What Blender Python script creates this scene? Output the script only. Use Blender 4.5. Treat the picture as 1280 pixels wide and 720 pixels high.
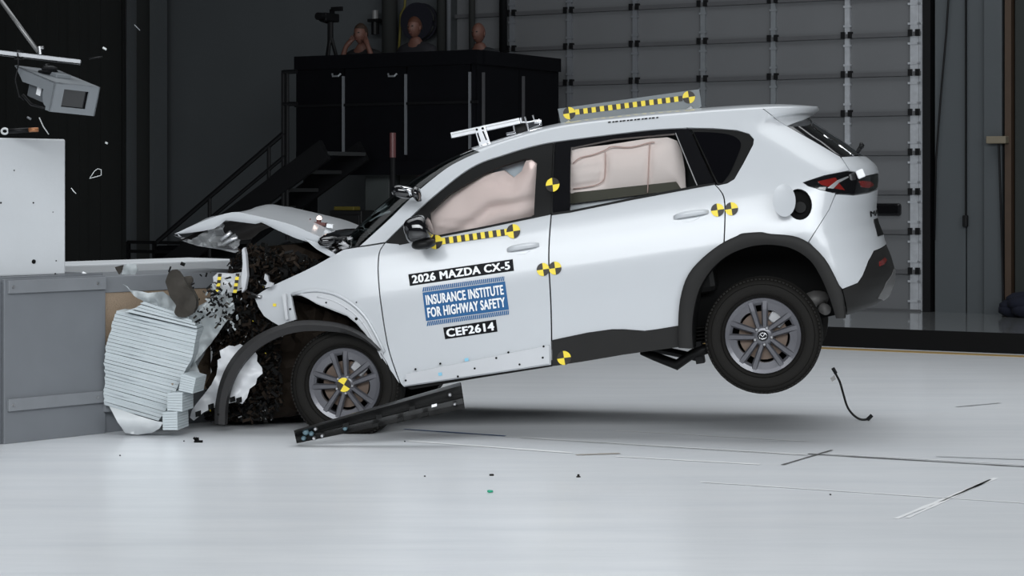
import bpy, bmesh, math, random
import numpy as np
from mathutils import Vector, Matrix, noise
from mathutils.geometry import delaunay_2d_cdt
R_ = math.radians
random.seed(7)
scene = bpy.context.scene
col = scene.collection
for o in list(bpy.data.objects): bpy.data.objects.remove(o)

# ------------------------------------------------------------------ camera
F = 2590.0; CU, HOR = 640.0, 235.0; H = 1.57
cam_d = bpy.data.cameras.new('camera'); cam = bpy.data.objects.new('camera', cam_d); col.objects.link(cam)
cam_d.sensor_width = 36.0; cam_d.lens = 36.0*F/1280.0
cam_d.shift_y = -(360.0-HOR)/1280.0
cam.location = (0, 0, H); cam.rotation_euler = (R_(90), 0, 0)
cam_d.clip_end = 200
scene.camera = cam
# ------------------------------------------------------------------ world, lights, exposure
w = bpy.data.worlds.new('world'); scene.world = w; w.use_nodes = True
w.node_tree.nodes['Background'].inputs[0].default_value = (0.62, 0.72, 0.85, 1)
w.node_tree.nodes['Background'].inputs[1].default_value = 0.05
def area(name, loc, target, sx, sy, power, color=(1, 1, 1), spread=180):
    l = bpy.data.lights.new(name, 'AREA'); l.shape = 'RECTANGLE'; l.size = sx; l.size_y = sy
    l.energy = power; l.color = color; l.spread = R_(spread)
    o = bpy.data.objects.new(name, l); col.objects.link(o); o.location = loc
    d = Vector(target)-Vector(loc); o.rotation_euler = d.to_track_quat('-Z', 'Y').to_euler()
    return o
area('ceiling_light_bank', (0.0, 15.0, 7.4), (0.0, 15.0, 0), 15.0, 6.0, 310, (0.93, 0.97, 1.0), 110)
area('camera_side_light_bank', (1.2, 2.2, 5.4), (1.4, 10.8, 0.3), 20.0, 3.6, 860, (0.93, 0.97, 1.0), 115)
area('door_fill_light', (3.5, 19.5, 7.6), (3.0, 23.0, 1.0), 7.0, 1.2, 95, (0.95, 0.975, 1.0), 160)  # unseen fill lamp, added to brighten the overhead door and back wall
scene.view_settings.view_transform = 'Standard'; scene.view_settings.look = 'None'
scene.view_settings.gamma = 1.0; scene.view_settings.exposure = 0.0
scene.view_settings.use_curve_mapping = False

# ------------------------------------------------------------------ materials
MATS = {}
def mat(name, c, rough=0.5, metal=0.0, coat=0.0, var=0.12, scale=6.0, bump=0.0, bscale=60.0, emit=0.0, spec=0.5, coat_rough=0.03):
    if name in MATS: return MATS[name]
    m = bpy.data.materials.new(name); m.use_nodes = True; nt = m.node_tree; N = nt.nodes; L = nt.links
    p = N['Principled BSDF']
    p.inputs['Roughness'].default_value = rough; p.inputs['Metallic'].default_value = metal
    p.inputs['Coat Weight'].default_value = coat; p.inputs['Coat Roughness'].default_value = coat_rough
    p.inputs['Specular IOR Level'].default_value = spec
    tc = N.new('ShaderNodeTexCoord')
    nz = N.new('ShaderNodeTexNoise'); nz.inputs['Scale'].default_value = scale; nz.inputs['Detail'].default_value = 4
    L.new(tc.outputs['Object'], nz.inputs['Vector'])
    mx = N.new('ShaderNodeMix'); mx.data_type = 'RGBA'
    mx.inputs['A'].default_value = (*[max(0, x*(1-var)) for x in c], 1)
    mx.inputs['B'].default_value = (*[min(1, x*(1+var)) for x in c], 1)
    L.new(nz.outputs['Fac'], mx.inputs['Factor']); L.new(mx.outputs['Result'], p.inputs['Base Color'])
    if bump:
        n2 = N.new('ShaderNodeTexNoise'); n2.inputs['Scale'].default_value = bscale; n2.inputs['Detail'].default_value = 3
        L.new(tc.outputs['Object'], n2.inputs['Vector'])
        b = N.new('ShaderNodeBump'); b.inputs['Strength'].default_value = bump; b.inputs['Distance'].default_value = 0.01
        L.new(n2.outputs['Fac'], b.inputs['Height']); L.new(b.outputs['Normal'], p.inputs['Normal'])
    if emit:
        p.inputs['Emission Color'].default_value = (*c, 1); p.inputs['Emission Strength'].default_value = emit
    MATS[name] = m; return m
def glass_mat(name, tint, fac):
    m = bpy.data.materials.new(name); m.use_nodes = True; nt = m.node_tree; N = nt.nodes; L = nt.links
    N.remove(N['Principled BSDF']); out = N['Material Output']
    t = N.new('ShaderNodeBsdfTransparent'); t.inputs[0].default_value = (*tint, 1)
    g = N.new('ShaderNodeBsdfGlossy'); g.inputs['Roughness'].default_value = 0.02
    fr = N.new('ShaderNodeFresnel'); fr.inputs[0].default_value = fac
    mx = N.new('ShaderNodeMixShader'); L.new(fr.outputs[0], mx.inputs[0]); L.new(t.outputs[0], mx.inputs[1]); L.new(g.outputs[0], mx.inputs[2])
    L.new(mx.outputs[0], out.inputs['Surface']); MATS[name] = m; return m
paint = mat('white_pearl_paint', (0.52, 0.538, 0.56), 0.34, 0.0, 0.75, 0.012, 2.0, spec=0.5, coat_rough=0.14)
paint2 = mat('white_primer_metal', (0.54, 0.55, 0.57), 0.45, 0.0, 0.2, 0.05, 5.0)
cladding = mat('black_textured_plastic', (0.013, 0.0125, 0.012), 0.6, spec=0.25)
piano = mat('piano_black', (0.006, 0.006, 0.007), 0.08, coat=1.0)
trimblk = mat('satin_black_trim', (0.006, 0.006, 0.006), 0.45, spec=0.2)
darkglass = mat('dark_privacy_glass', (0.003, 0.003, 0.004), 0.05, spec=0.4)
void = mat('matte_black_void', (0.006, 0.006, 0.006), 0.9, spec=0.15)
rubber = mat('tyre_rubber', (0.007, 0.0062, 0.0052), 0.75, spec=0.22, bump=0.1, bscale=150)
alloy = mat('gunmetal_alloy', (0.10, 0.10, 0.112), 0.36, 0.45, 0.3, 0.06)
steel = mat('bare_steel', (0.45, 0.45, 0.46), 0.35, 0.9)
brakeiron = mat('brake_disc_iron', (0.13, 0.095, 0.075), 0.5, 0.6)
silver = mat('aluminium_extrusion', (0.72, 0.73, 0.75), 0.3, 0.75)
chrome = mat('chrome', (0.8, 0.8, 0.82), 0.08, 1.0)
yellow = mat('target_yellow', (0.85, 0.66, 0.05), 0.5, var=0.05)
black = mat('target_black', (0.02, 0.015, 0.01), 0.5)
lblblack = mat('label_black', (0.006, 0.0065, 0.008), 0.5, spec=0.12)
lblwhite = mat('label_white', (0.85, 0.86, 0.88), 0.5, var=0.02)
lblblue = mat('label_blue', (0.028, 0.115, 0.27), 0.5, var=0.04, spec=0.2)
airbag = mat('airbag_fabric', (0.86, 0.69, 0.65), 0.8, var=0.04, bump=0.1, bscale=8)
airbag2 = mat('airbag_fabric_rear', (0.90, 0.77, 0.73), 0.8, var=0.04, bump=0.08, bscale=10)
seam = mat('airbag_seam', (0.60, 0.42, 0.38), 0.8)
olive = mat('olive_trim', (0.05, 0.045, 0.028), 0.6)
redlens = mat('red_lens', (0.16, 0.012, 0.010), 0.1, coat=1.0)
winglass = glass_mat('window_glass', (0.88, 0.9, 0.9), 1.35)
wsglass = glass_mat('windscreen_glass', (0.35, 0.42, 0.42), 1.5)
brown = mat('brown_foam', (0.035, 0.03, 0.024), 0.8, bump=0.3, bscale=40)
darkbrown = mat('rusty_inner', (0.018, 0.012, 0.008), 0.8, var=0.5, spec=0.2)
crumpled = mat('crumpled_metal', (0.40, 0.41, 0.42), 0.35, 0.4, bump=0.5, bscale=25)

# ------------------------------------------------------------------ mesh helpers
class MB:
    def __init__(s): s.v = []; s.f = []; s.m = []; s.cur = 0
    def add(s, vs, fs):
        b = len(s.v); s.v += [tuple(x) for x in vs]
        for f in fs: s.f.append(tuple(i+b for i in f)); s.m.append(s.cur)
        return s
    def frame_box(s, c, ax, ay, az):
        c = Vector(c); ax = Vector(ax); ay = Vector(ay); az = Vector(az)
        vs = [c+i*ax+j*ay+k*az for i in (-1, 1) for j in (-1, 1) for k in (-1, 1)]
        return s.add(vs, [(0, 1, 3, 2), (4, 6, 7, 5), (0, 4, 5, 1), (2, 3, 7, 6), (0, 2, 6, 4), (1, 5, 7, 3)])
    def box(s, x0, x1, y0, y1, z0, z1):
        return s.frame_box(((x0+x1)/2, (y0+y1)/2, (z0+z1)/2), ((x1-x0)/2, 0, 0), (0, (y1-y0)/2, 0), (0, 0, (z1-z0)/2))
    def bar(s, a, b, wd, ht, up=(0, 0, 1)):
        a = Vector(a); b = Vector(b); d = (b-a); l = d.length; d.normalize(); up = Vector(up)
        if abs(d.dot(up)) > 0.98: up = Vector((0, 1, 0))
        sd = d.cross(up).normalized(); u2 = sd.cross(d).normalized()
        return s.frame_box((a+b)/2, d*l/2, sd*wd/2, u2*ht/2)
    def tube(s, pts, r, n=8, caps=True):
        pts = [Vector(p) for p in pts]; rs = r if isinstance(r, (list, tuple)) else [r]*len(pts)
        rings = []; ref = None
        for i, p in enumerate(pts):
            d = (pts[min(i+1, len(pts)-1)]-pts[max(i-1, 0)]).normalized()
            if ref is None: ref = d.orthogonal().normalized()
            ref = (ref-d*ref.dot(d))
            ref = ref.normalized() if ref.length > 1e-6 else d.orthogonal().normalized()
            q = d.cross(ref)
            rings.append([p+rs[i]*(math.cos(2*math.pi*k/n)*ref+math.sin(2*math.pi*k/n)*q) for k in range(n)])
        vs = [x for rg in rings for x in rg]; fs = []
        for i in range(len(pts)-1):
            for k in range(n):
                fs.append((i*n+k, i*n+(k+1) % n, (i+1)*n+(k+1) % n, (i+1)*n+k))
        if caps: fs.append(tuple(range(n))[::-1]); fs.append(tuple((len(pts)-1)*n+k for k in range(n)))
        return s.add(vs, fs)
    def lathe(s, prof, c, axis=(0, 1, 0), n=48, closed=False):
        # prof: list of (radius, height along axis)
        c = Vector(c); ax = Vector(axis).normalized(); e1 = ax.orthogonal().normalized(); e2 = ax.cross(e1)
        vs = []; fs = []; m = len(prof)
        for k in range(n):
            a = 2*math.pi*k/n; d = math.cos(a)*e1+math.sin(a)*e2
            for r, h in prof: vs.append(c+d*r+ax*h)
        for k in range(n):
            k2 = (k+1) % n
            for i in range(m if closed else m-1):
                j = (i+1) % m
                fs.append((k*m+i, k*m+j, k2*m+j, k2*m+i))
        return s.add(vs, fs)
    def ell(s, c, r, n=14, rot=None, power=1.0):
        vs = []; fs = []; m = n//2+1; rot = rot or Matrix.Identity(3)
        def sp(x): return math.copysign(abs(x)**power, x)
        for i in range(m):
            ph = math.pi*i/(m-1)
            for k in range(n):
                a = 2*math.pi*k/n
                p = Vector((r[0]*sp(math.sin(ph))*sp(math.cos(a)), r[1]*sp(math.sin(ph))*sp(math.sin(a)), r[2]*sp(math.cos(ph))))
                vs.append(Vector(c)+rot @ p)
        for i in range(m-1):
            for k in range(n): fs.append((i*n+k, (i+1)*n+k, (i+1)*n+(k+1) % n, i*n+(k+1) % n))
        return s.add(vs, fs)
    def prism(s, poly, d):
        # poly: 3D points list, extruded by vector d
        n = len(poly); d = Vector(d); vs = [Vector(p) for p in poly]+[Vector(p)+d for p in poly]
        fs = [tuple(range(n)), tuple(range(2*n-1, n-1, -1))]+[(i, (i+1) % n, n+(i+1) % n, n+i) for i in range(n)]
        return s.add(vs, fs)
    def build(s, name, m, parent=None, smooth=False, angle=None, bevel=0.0):
        me = bpy.data.meshes.new(name); me.from_pydata(s.v, [], s.f)
        ms = m if isinstance(m, (list, tuple)) else [m]
        for x in ms: me.materials.append(x)
        if len(ms) > 1: me.polygons.foreach_set('material_index', s.m)
        bm = bmesh.new(); bm.from_mesh(me)
        bmesh.ops.recalc_face_normals(bm, faces=bm.faces)
        if angle is not None:
            for e in bm.edges: e.smooth = not (len(e.link_faces) == 2 and e.calc_face_angle(0) > R_(angle))
            smooth = True
        bm.to_mesh(me); bm.free()
        if smooth: me.polygons.foreach_set('use_smooth', [True]*len(me.polygons))
        me.update()
        return link(name, me, parent, bevel)
def link(name, me, parent=None, bevel=0.0):
    o = bpy.data.objects.new(name, me); col.objects.link(o)
    if parent is not None: setpar(o, parent)
    if bevel:
        b = o.modifiers.new('bevel', 'BEVEL'); b.width = bevel; b.segments = 2; b.limit_method = 'ANGLE'
    return o
def setpar(o, p):
    o.parent = p
    if 'wloc' in p: o.matrix_parent_inverse = Matrix.Translation(-Vector(p['wloc']))
def thing(name, label, cat, loc=(0, 0, 0), group=None):
    o = bpy.data.objects.new(name, None); col.objects.link(o); o.location = loc; o.empty_display_size = 0.1
    o['wloc'] = tuple(loc); return tag(o, label, cat, group)
def tag(o, label, cat, group=None):
    o['label'] = label; o['category'] = cat
    if group: o['group'] = group
    return o
def struct(o): o['kind'] = 'structure'; return o
def stuff(o): o['kind'] = 'stuff'; return o
def px(u, v, Y): return Vector(((u-CU)/F*Y, Y, H-(v-HOR)/F*Y))
def in_poly(x, y, poly):
    c = False; n = len(poly); j = n-1
    for i in range(n):
        xi, yi = poly[i]; xj, yj = poly[j]
        if (yi > y) != (yj > y) and x < (xj-xi)*(y-yi)/(yj-yi)+xi: c = not c
        j = i
    return c
def densify(poly, step):
    out = []
    for i in range(len(poly)):
        a = poly[i]; b = poly[(i+1) % len(poly)]
        l = math.hypot(b[0]-a[0], b[1]-a[1]); n = max(1, int(math.ceil(l/step)))
        for k in range(n): out.append((a[0]+(b[0]-a[0])*k/n, a[1]+(b[1]-a[1])*k/n))
    return out
def tri_poly(poly, holes, step):
    loops = [densify(poly, step)]+[densify(h, step) for h in holes]
    pts = []; edges = []; rings = []
    for lp in loops:
        b = len(pts); pts += lp; n = len(lp)
        edges += [(b+i, b+(i+1) % n) for i in range(n)]; rings.append(n)
    nb = len(pts)
    xs = [p[0] for p in poly]; ys = [p[1] for p in poly]
    P = np.array(pts)
    nx = int((max(xs)-min(xs))/step)+1; ny = int((max(ys)-min(ys))/step)+1
    for i in range(nx):
        for j in range(ny):
            x = min(xs)+(i+0.5)*step+(0.25*step if j % 2 else -0.25*step); y = min(ys)+(j+0.5)*step
            if in_poly(x, y, poly) and not any(in_poly(x, y, h) for h in holes):
                if np.min((P[:, 0]-x)**2+(P[:, 1]-y)**2) > (0.5*step)**2: pts.append((x, y))
    r = delaunay_2d_cdt([Vector(p) for p in pts], edges, [], 0, 1e-6)
    vs = [(p[0], p[1]) for p in r[0]]; tris = []
    for f in r[2]:
        cx = sum(vs[i][0] for i in f)/len(f); cy = sum(vs[i][1] for i in f)/len(f)
        if in_poly(cx, cy, poly) and not any(in_poly(cx, cy, h) for h in holes): tris.append(tuple(f))
    return vs, tris
def shell(vs3, tris, inner, name, m, parent, nrm_ref=None):
    # surface + rim of its own vertices so that the edge stays crisp
    cnt = {}
    for t in tris:
        for i in range(len(t)):
            a, b = t[i], t[(i+1) % len(t)]; cnt.setdefault((min(a, b), max(a, b)), []).append((a, b))
    verts = [tuple(p) for p in vs3]; faces = list(tris)
    if inner is not None:
        mp = {}; mp2 = {}
        for k, l in cnt.items():
            if len(l) == 1:
                a, b = l[0]
                for q in (a, b):
                    if q not in mp:
                        mp[q] = len(verts); verts.append(tuple(vs3[q])); mp2[q] = len(verts); verts.append(tuple(inner[q]))
                faces.append((mp[b], mp[a], mp2[a], mp2[b]))
    me = bpy.data.meshes.new(name); me.from_pydata(verts, [], faces); me.materials.append(m)
    me.polygons.foreach_set('use_smooth', [True]*len(me.polygons)); me.update()
    return link(name, me, parent)

# ------------------------------------------------------------------ building frame (a along the back wall, b into the hall)
E1 = Vector((0.864, -0.504, 0)); E2 = Vector((0.504, 0.864, 0))
def bpix(u, v, b):
    ru = (u-CU)/F; t = b/(0.504*ru+0.864)
    return (t*(0.864*ru-0.504), H-(v-HOR)/F*t)
def bw(a, b, z): return E1*a+E2*b+Vector((0, 0, z))
def bbox(mb, a0, a1, b0, b1, z0, z1):
    return mb.frame_box(bw((a0+a1)/2, (b0+b1)/2, (z0+z1)/2), E1*abs(a1-a0)/2, E2*abs(b1-b0)/2, (0, 0, abs(z1-z0)/2))
def bfloor(u, v, z=0.0):
    t = (H-z)*F/(v-HOR); p = Vector(((u-CU)/F*t, t, z)); return p, p.dot(E1), p.dot(E2)
STEP_Z = 0.19
B_STEP = bfloor(1155, 438)[2]; B_WALL = bfloor(1100, 388, STEP_Z)[2]

floor_m = mat('grey_epoxy_floor', (0.80, 0.815, 0.835), 0.32, 0, 0.2, 0.07, 0.8, bump=0.02, bscale=3, coat_rough=0.2)
def streak_floor(m):
    nt = m.node_tree; N = nt.nodes; L = nt.links; p = N['Principled BSDF']
    old = p.inputs['Base Color'].links[0].from_socket
    tc = N.new('ShaderNodeTexCoord'); mp = N.new('ShaderNodeMapping'); mp.inputs['Rotation'].default_value = (0, 0, R_(30)); mp.inputs['Scale'].default_value = (0.35, 2.6, 1)
    L.new(tc.outputs['Object'], mp.inputs['Vector'])
    n1 = N.new('ShaderNodeTexNoise'); n1.inputs['Scale'].default_value = 1.6; n1.inputs['Detail'].default_value = 8; n1.inputs['Roughness'].default_value = 0.65
    L.new(mp.outputs[0], n1.inputs['Vector'])
    r1 = N.new('ShaderNodeValToRGB'); r1.color_ramp.elements[0].position = 0.3; r1.color_ramp.elements[0].color = (0.86, 0.87, 0.88, 1); r1.color_ramp.elements[1].position = 0.62; r1.color_ramp.elements[1].color = (1, 1, 1, 1)
    L.new(n1.outputs['Fac'], r1.inputs[0])
    mx = N.new('ShaderNodeMix'); mx.data_type = 'RGBA'; mx.blend_type = 'MULTIPLY'; mx.inputs['Factor'].default_value = 1.0
    L.new(old, mx.inputs['A']); L.new(r1.outputs[0], mx.inputs['B']); L.new(mx.outputs['Result'], p.inputs['Base Color'])
    mr = N.new('ShaderNodeMapRange'); mr.inputs['To Min'].default_value = 0.42; mr.inputs['To Max'].default_value = 0.22
    L.new(n1.outputs['Fac'], mr.inputs['Value']); L.new(mr.outputs[0], p.inputs['Roughness'])
streak_floor(floor_m)
wall_m = mat('charcoal_wall', (0.085, 0.094, 0.10), 0.75, var=0.08, scale=1.5)
wall_l = mat('dark_wall', (0.026, 0.028, 0.027), 0.8, var=0.15, scale=1.0)
wall_r = mat('slate_wall_panel', (0.075, 0.085, 0.092), 0.7, var=0.06, scale=1.5)
navy = mat('navy_black_panel', (0.0028, 0.003, 0.0045), 0.6, var=0.2, spec=0.12)
blacksteel = mat('black_painted_steel', (0.005, 0.0052, 0.006), 0.5, spec=0.25)
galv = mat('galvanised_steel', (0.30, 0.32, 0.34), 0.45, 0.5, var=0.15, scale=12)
doorpan = mat('door_panel_grey', (0.145, 0.15, 0.157), 0.6, var=0.06, scale=2)
step_m = mat('step_black_rubber', (0.004, 0.004, 0.0042), 0.6, spec=0.15)
plat_m = mat('polished_grey_platform', (0.2, 0.21, 0.215), 0.12, coat=0.4, var=0.1)
yel_line = mat('yellow_floor_line', (0.38, 0.25, 0.09), 0.5, var=0.2)
whiteconc = mat('white_painted_concrete', (0.60, 0.62, 0.64), 0.6, var=0.05, scale=3, bump=0.1, bscale=40)
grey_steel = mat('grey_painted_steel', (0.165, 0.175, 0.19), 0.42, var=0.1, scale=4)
grey_steel2 = mat('grey_painted_strip', (0.20, 0.21, 0.225), 0.45, var=0.12, scale=6)

# floor, walls, ceiling
def fl(name, x0, x1, y0, y1, z, m):
    return struct(MB().box(x0, x1, y0, y1, z-0.2, z).build(name, m))
fl('floor', -22, 16, -4, 34, 0.0, floor_m)
mb = MB(); bbox(mb, -45, 25, B_WALL+0.12, B_WALL+0.4, 0, 8.2); struct(mb.build('wall_back', wall_m))
floor_o = bpy.data.objects['floor']
mb = MB(); mb.box(-22, 16, -4, 40, 8.2, 8.4); struct(mb.build('ceiling', mat('dark_ceiling', (0.05, 0.05, 0.052), 0.8)))
mb = MB(); mb.box(-14.2, -14, -4, 40, 0, 8.2); struct(mb.build('wall_left', wall_l))
mb = MB(); mb.box(14, 14.2, -4, 34, 0, 8.2); struct(mb.build('wall_right', wall_l))
# darker ribbed wall on the far left, right-hand panels
aL0, _ = bpix(-160, 0, B_WALL); aL1, _ = bpix(165, 0, B_WALL)
mb = MB(); n = 26
for i in range(n):
    a = aL0+(aL1-aL0)*(i+0.5)/n; bbox(mb, a-(aL1-aL0)/n*0.5, a+(aL1-aL0)/n*0.5, B_WALL+0.0+0.03*(i % 2), B_WALL+0.11, 0, 8.0)
struct(mb.build('wall_far_left', wall_l))
aR = [bpix(u, 0, B_WALL)[0] for u in (1168, 1208, 1232, 1256)]
wp = struct(MB().build('wall_right_bay', wall_r))
for i in range(3):
    mb = MB(); bbox(mb, aR[i]+0.008, aR[i+1]-0.008, B_WALL-(0.08 if i == 2 else 0.0), B_WALL+0.11, STEP_Z, 8.0); mb.build('wall_panel', wall_r, wp)
mb = MB(); bbox(mb, aR[3]+0.12, aR[3]+4, B_WALL-0.02, B_WALL+0.11, STEP_Z, 8.0); struct(mb.build('wall_dark_bay', mat('dark_olive_bay', (0.022, 0.026, 0.024), 0.8)))
mb = MB(); bbox(mb, aR[3]+0.03, aR[3]+0.10, B_WALL-0.10, B_WALL+0.11, STEP_Z, 8.0); struct(mb.build('trim_1', mat('rust_brown_trim', (0.06, 0.035, 0.02), 0.6)))
# raised platform along the back wall
mb = MB(); bbox(mb, -40, 25, B_STEP+0.03, B_WALL+0.12, 0, STEP_Z); struct(mb.build('floor_platform', plat_m))
mb = MB(); bbox(mb, -40, 25, B_STEP, B_STEP+0.03, 0, STEP_Z+0.004); struct(mb.build('trim_2', step_m))
mb = MB(); bbox(mb, -40, 25, B_STEP-0.34, B_STEP-0.16, 0, 0.004); yl = mb.build('painted_edge_line', yel_line, floor_o); yl['label'] = 'yellow painted line along the black step'

# overhead sectional door
dU = [640, 712, 794, 879, 967, 1059.5, 1143.5]
dA = [bpix(u, 0, B_WALL)[0] for u in dU]
aEnd = bpix(1152, 0, B_WALL)[0]; aBeg = bpix(570, 0, B_WALL)[0]
dA = [aBeg]+dA
dz0 = bpix(1143, 389, B_WALL)[1]; rowh = 49.6/F*(bpix(1143, 0, B_WALL)[0]*0+B_WALL/(0.504*(1143-CU)/F+0.864))
door = MB(); bbox(door, aBeg, aEnd, B_WALL+0.06, B_WALL+0.11, STEP_Z, dz0+rowh*10)
door = struct(door.build('door_1', doorpan)); door['label'] = 'grey sectional overhead door with galvanised stiles'
for r in range(10):
    for c in range(len(dA)-1):
        mb = MB(); bbox(mb, dA[c]+0.005, dA[c+1]-0.005, B_WALL+0.02, B_WALL+0.07, dz0+r*rowh+0.012, dz0+(r+1)*rowh-0.012)
        mb.build('panel', doorpan, door)
    mb = MB(); bbox(mb, dA[0], aEnd, B_WALL-0.03, B_WALL+0.03, dz0+r*rowh-0.028, dz0+r*rowh+0.02); mb.build('rail', mat('dark_door_rail', (0.11, 0.112, 0.118), 0.5, 0.2), door)
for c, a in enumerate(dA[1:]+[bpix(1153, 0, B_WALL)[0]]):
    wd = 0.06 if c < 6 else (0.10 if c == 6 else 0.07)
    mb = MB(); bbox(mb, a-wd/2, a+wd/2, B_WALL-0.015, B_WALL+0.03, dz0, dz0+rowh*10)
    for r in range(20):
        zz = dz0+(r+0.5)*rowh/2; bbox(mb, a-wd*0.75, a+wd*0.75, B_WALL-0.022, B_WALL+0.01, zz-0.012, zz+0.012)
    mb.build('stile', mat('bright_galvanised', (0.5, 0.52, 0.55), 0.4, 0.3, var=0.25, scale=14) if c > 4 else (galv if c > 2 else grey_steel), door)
    for r in range(1, 10):
        mb = MB(); zz = dz0+r*rowh
        bbox(mb, a-0.065, a-0.02, B_WALL-0.05, B_WALL, zz-0.03, zz+0.045); bbox(mb, a+0.02, a+0.065, B_WALL-0.05, B_WALL, zz-0.03, zz+0.045)
        mb.build('hinge', blacksteel, door)
mb = MB(); bbox(mb, dA[0], aEnd, B_WALL-0.03, B_WALL+0.05, STEP_Z, dz0); mb.build('bottom_seal', mat('pale_seal', (0.3, 0.3, 0.3), 0.5), door)
a0, z0 = bpix(1092, 270, B_WALL-0.03); a1, z1 = bpix(1125, 254, B_WALL-0.03)
mb = MB(); bbox(mb, a0-0.2, a1, B_WALL-0.02, B_WALL+0.06, z0, z1); mb.build('vision_pane', piano, door, bevel=0.03)
mb = MB(); am = bpix(1160, 0, B_WALL)[0]; bbox(mb, aEnd+0.03, aEnd+0.12, B_WALL-0.06, B_WALL+0.1, STEP_Z, 8.0); struct(mb.build('trim_3', blacksteel))
# wall junction box, hanging cables
a, z = bpix(1250, 175, B_WALL-0.1)
jb = thing('junction_box', 'small beige junction box on the wall at the far right', 'junction box', bw(a, B_WALL-0.1, z))
mb = MB(); bbox(mb, a-0.12, a+0.1, B_WALL-0.22, B_WALL-0.09, z-0.04, z+0.04); mb.build('box_body', mat('beige_box', (0.2, 0.17, 0.12), 0.6), jb, bevel=0.008)
mb = MB(); mb.tube([bw(a, B_WALL-0.14, z-0.04), bw(a+0.03, B_WALL-0.14, z-1.0), bw(a+0.05, B_WALL-0.14, z-1.75)], 0.012); mb.build('cable', blacksteel, jb)
def cable(name, label, pts, b, r=0.011, m=blacksteel):
    mb = MB(); P = []
    for u, v in pts: a, z = bpix(u, v, b); P.append(bw(a, b, z))
    mb.tube(P, r); return tag(mb.build(name, m, smooth=True), label, 'cable')
cable('hanging_cable', 'thin black cable slanting down the grey wall right of the door', [(1188, -40), (1183, 40), (1176, 120), (1170, 200), (1168, 300)], B_WALL-0.06)
pc = thing('pull_cord', 'black pull cord with switch hanging on the grey wall panel', 'cord', bw(bpix(1208, 280, B_WALL-0.06)[0], B_WALL-0.06, bpix(1208, 280, B_WALL-0.06)[1]))
a, z = bpix(1207, 278, B_WALL-0.06)
mb = MB(); mb.tube([bw(a, B_WALL-0.06, z), bw(a, B_WALL-0.06, z+3.0)], 0.009); mb.build('cord', blacksteel, pc)
mb = MB(); bbox(mb, a-0.025, a+0.025, B_WALL-0.1, B_WALL-0.03, z-0.05, z+0.08); mb.build('switch', blacksteel, pc, bevel=0.01)
# dark blue heap at right edge
p, a, b = bfloor(1276, 392, STEP_Z); zz = STEP_Z
mb = MB()
for k in range(7): mb.ell(bw(a+0.3+random.uniform(-0.2, 0.25), b-0.6+random.uniform(-0.1, 0.1), zz+0.07+random.uniform(0, 0.12)), (0.2, 0.13, 0.09), 10)
tag(mb.build('cloth_heap', mat('navy_cloth', (0.003, 0.005, 0.016), 0.9), smooth=True), 'dark navy cloth heap on the platform at the right edge', 'cloth')

# left steel column
b = B_WALL-0.25
a0, _ = bpix(165, 0, b); a1, _ = bpix(200, 0, b)
cl = struct(MB().build('column_left', wall_m))
mb = MB(); bbox(mb, a0, a0+0.08, b-0.12, b+0.15, 0, 8.1); mb.build('flange', wall_m, cl)
mb = MB(); bbox(mb, a0+0.08, a1-0.08, b, b+0.05, 0, 8.1); mb.build('web', wall_l, cl)
mb = MB(); bbox(mb, a1-0.08, a1, b-0.12, b+0.15, 0, 8.1); mb.build('flange', wall_m, cl)
mb = MB(); mb.tube([bw(a0-0.06, b, 0.1), bw(a0+0.0, b-0.14, 4), bw(a0+0.05, b-0.14, 8)], 0.014); mb.build('conduit', blacksteel, cl)

# ------------------------------------------------------------------ observation deck
B_CORN = px(596, 62, 23.2).dot(E2)
aC = px(596, 62, 23.2).dot(E1); zT = bpix(596, 62, B_CORN)[1]
aW = bpix(370, 72, B_CORN)[0]; zB = bpix(596, 187, B_CORN)[1]
LD = 1.9
deck = thing('observation_deck', 'black raised observation platform with solid railing panels', 'platform', bw(aC, B_CORN, 0))
mb = MB(); bbox(mb, aW, aC, B_CORN, B_CORN+LD, zB-0.12, zB); mb.build('deck_floor', navy, deck)
posts = [370, 431, 509, 589]
pa = [bpix(u, 0, B_CORN)[0] for u in posts]+[aC]
for i in range(4):
    mb = MB(); bbox(mb, pa[i]+0.01, pa[i+1]-0.01, B_CORN-0.01, B_CORN+0.03, zB-0.15, zT-0.16); mb.build('railing_panel', navy, deck)
    if i: mb = MB(); bbox(mb, pa[i]-0.007, pa[i]+0.007, B_CORN-0.05, B_CORN-0.01, zB-0.05, zT-0.25); mb.build('post', grey_steel, deck)
for i in range(2):
    mb = MB(); bbox(mb, aC-0.03, aC, B_CORN+LD/2*i+0.01, B_CORN+LD/2*(i+1)-0.01, zB-0.15, zT-0.16); mb.build('railing_panel', navy, deck)
    b_ = B_CORN+0.12+i*0.9
    mb = MB(); bbox(mb, aC, aC+0.03, b_-0.01, b_+0.01, zB-0.05, zT-0.25); mb.build('post', mat('dim_post', (0.07, 0.07, 0.075), 0.5), deck)
mb = MB(); bbox(mb, aW, aC+0.02, B_CORN-0.04, B_CORN+0.12, zT-0.16, zT); mb.build('top_rail', navy, deck)
mb = MB(); bbox(mb, aC-0.1, aC+0.03, B_CORN+0.12, B_CORN+LD, zT-0.16, zT); mb.build('top_rail', navy, deck)
mb = MB(); bbox(mb, aW, aC+0.03, B_CORN-0.035, B_CORN-0.015, zB+0.52, zB+0.55); mb.build('mid_rail', blacksteel, deck)
mb = MB(); bbox(mb, aW, aC+0.02, B_CORN-0.03, B_CORN+0.0, zB-0.28, zB-0.12); mb.build('fascia', navy, deck)
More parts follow.
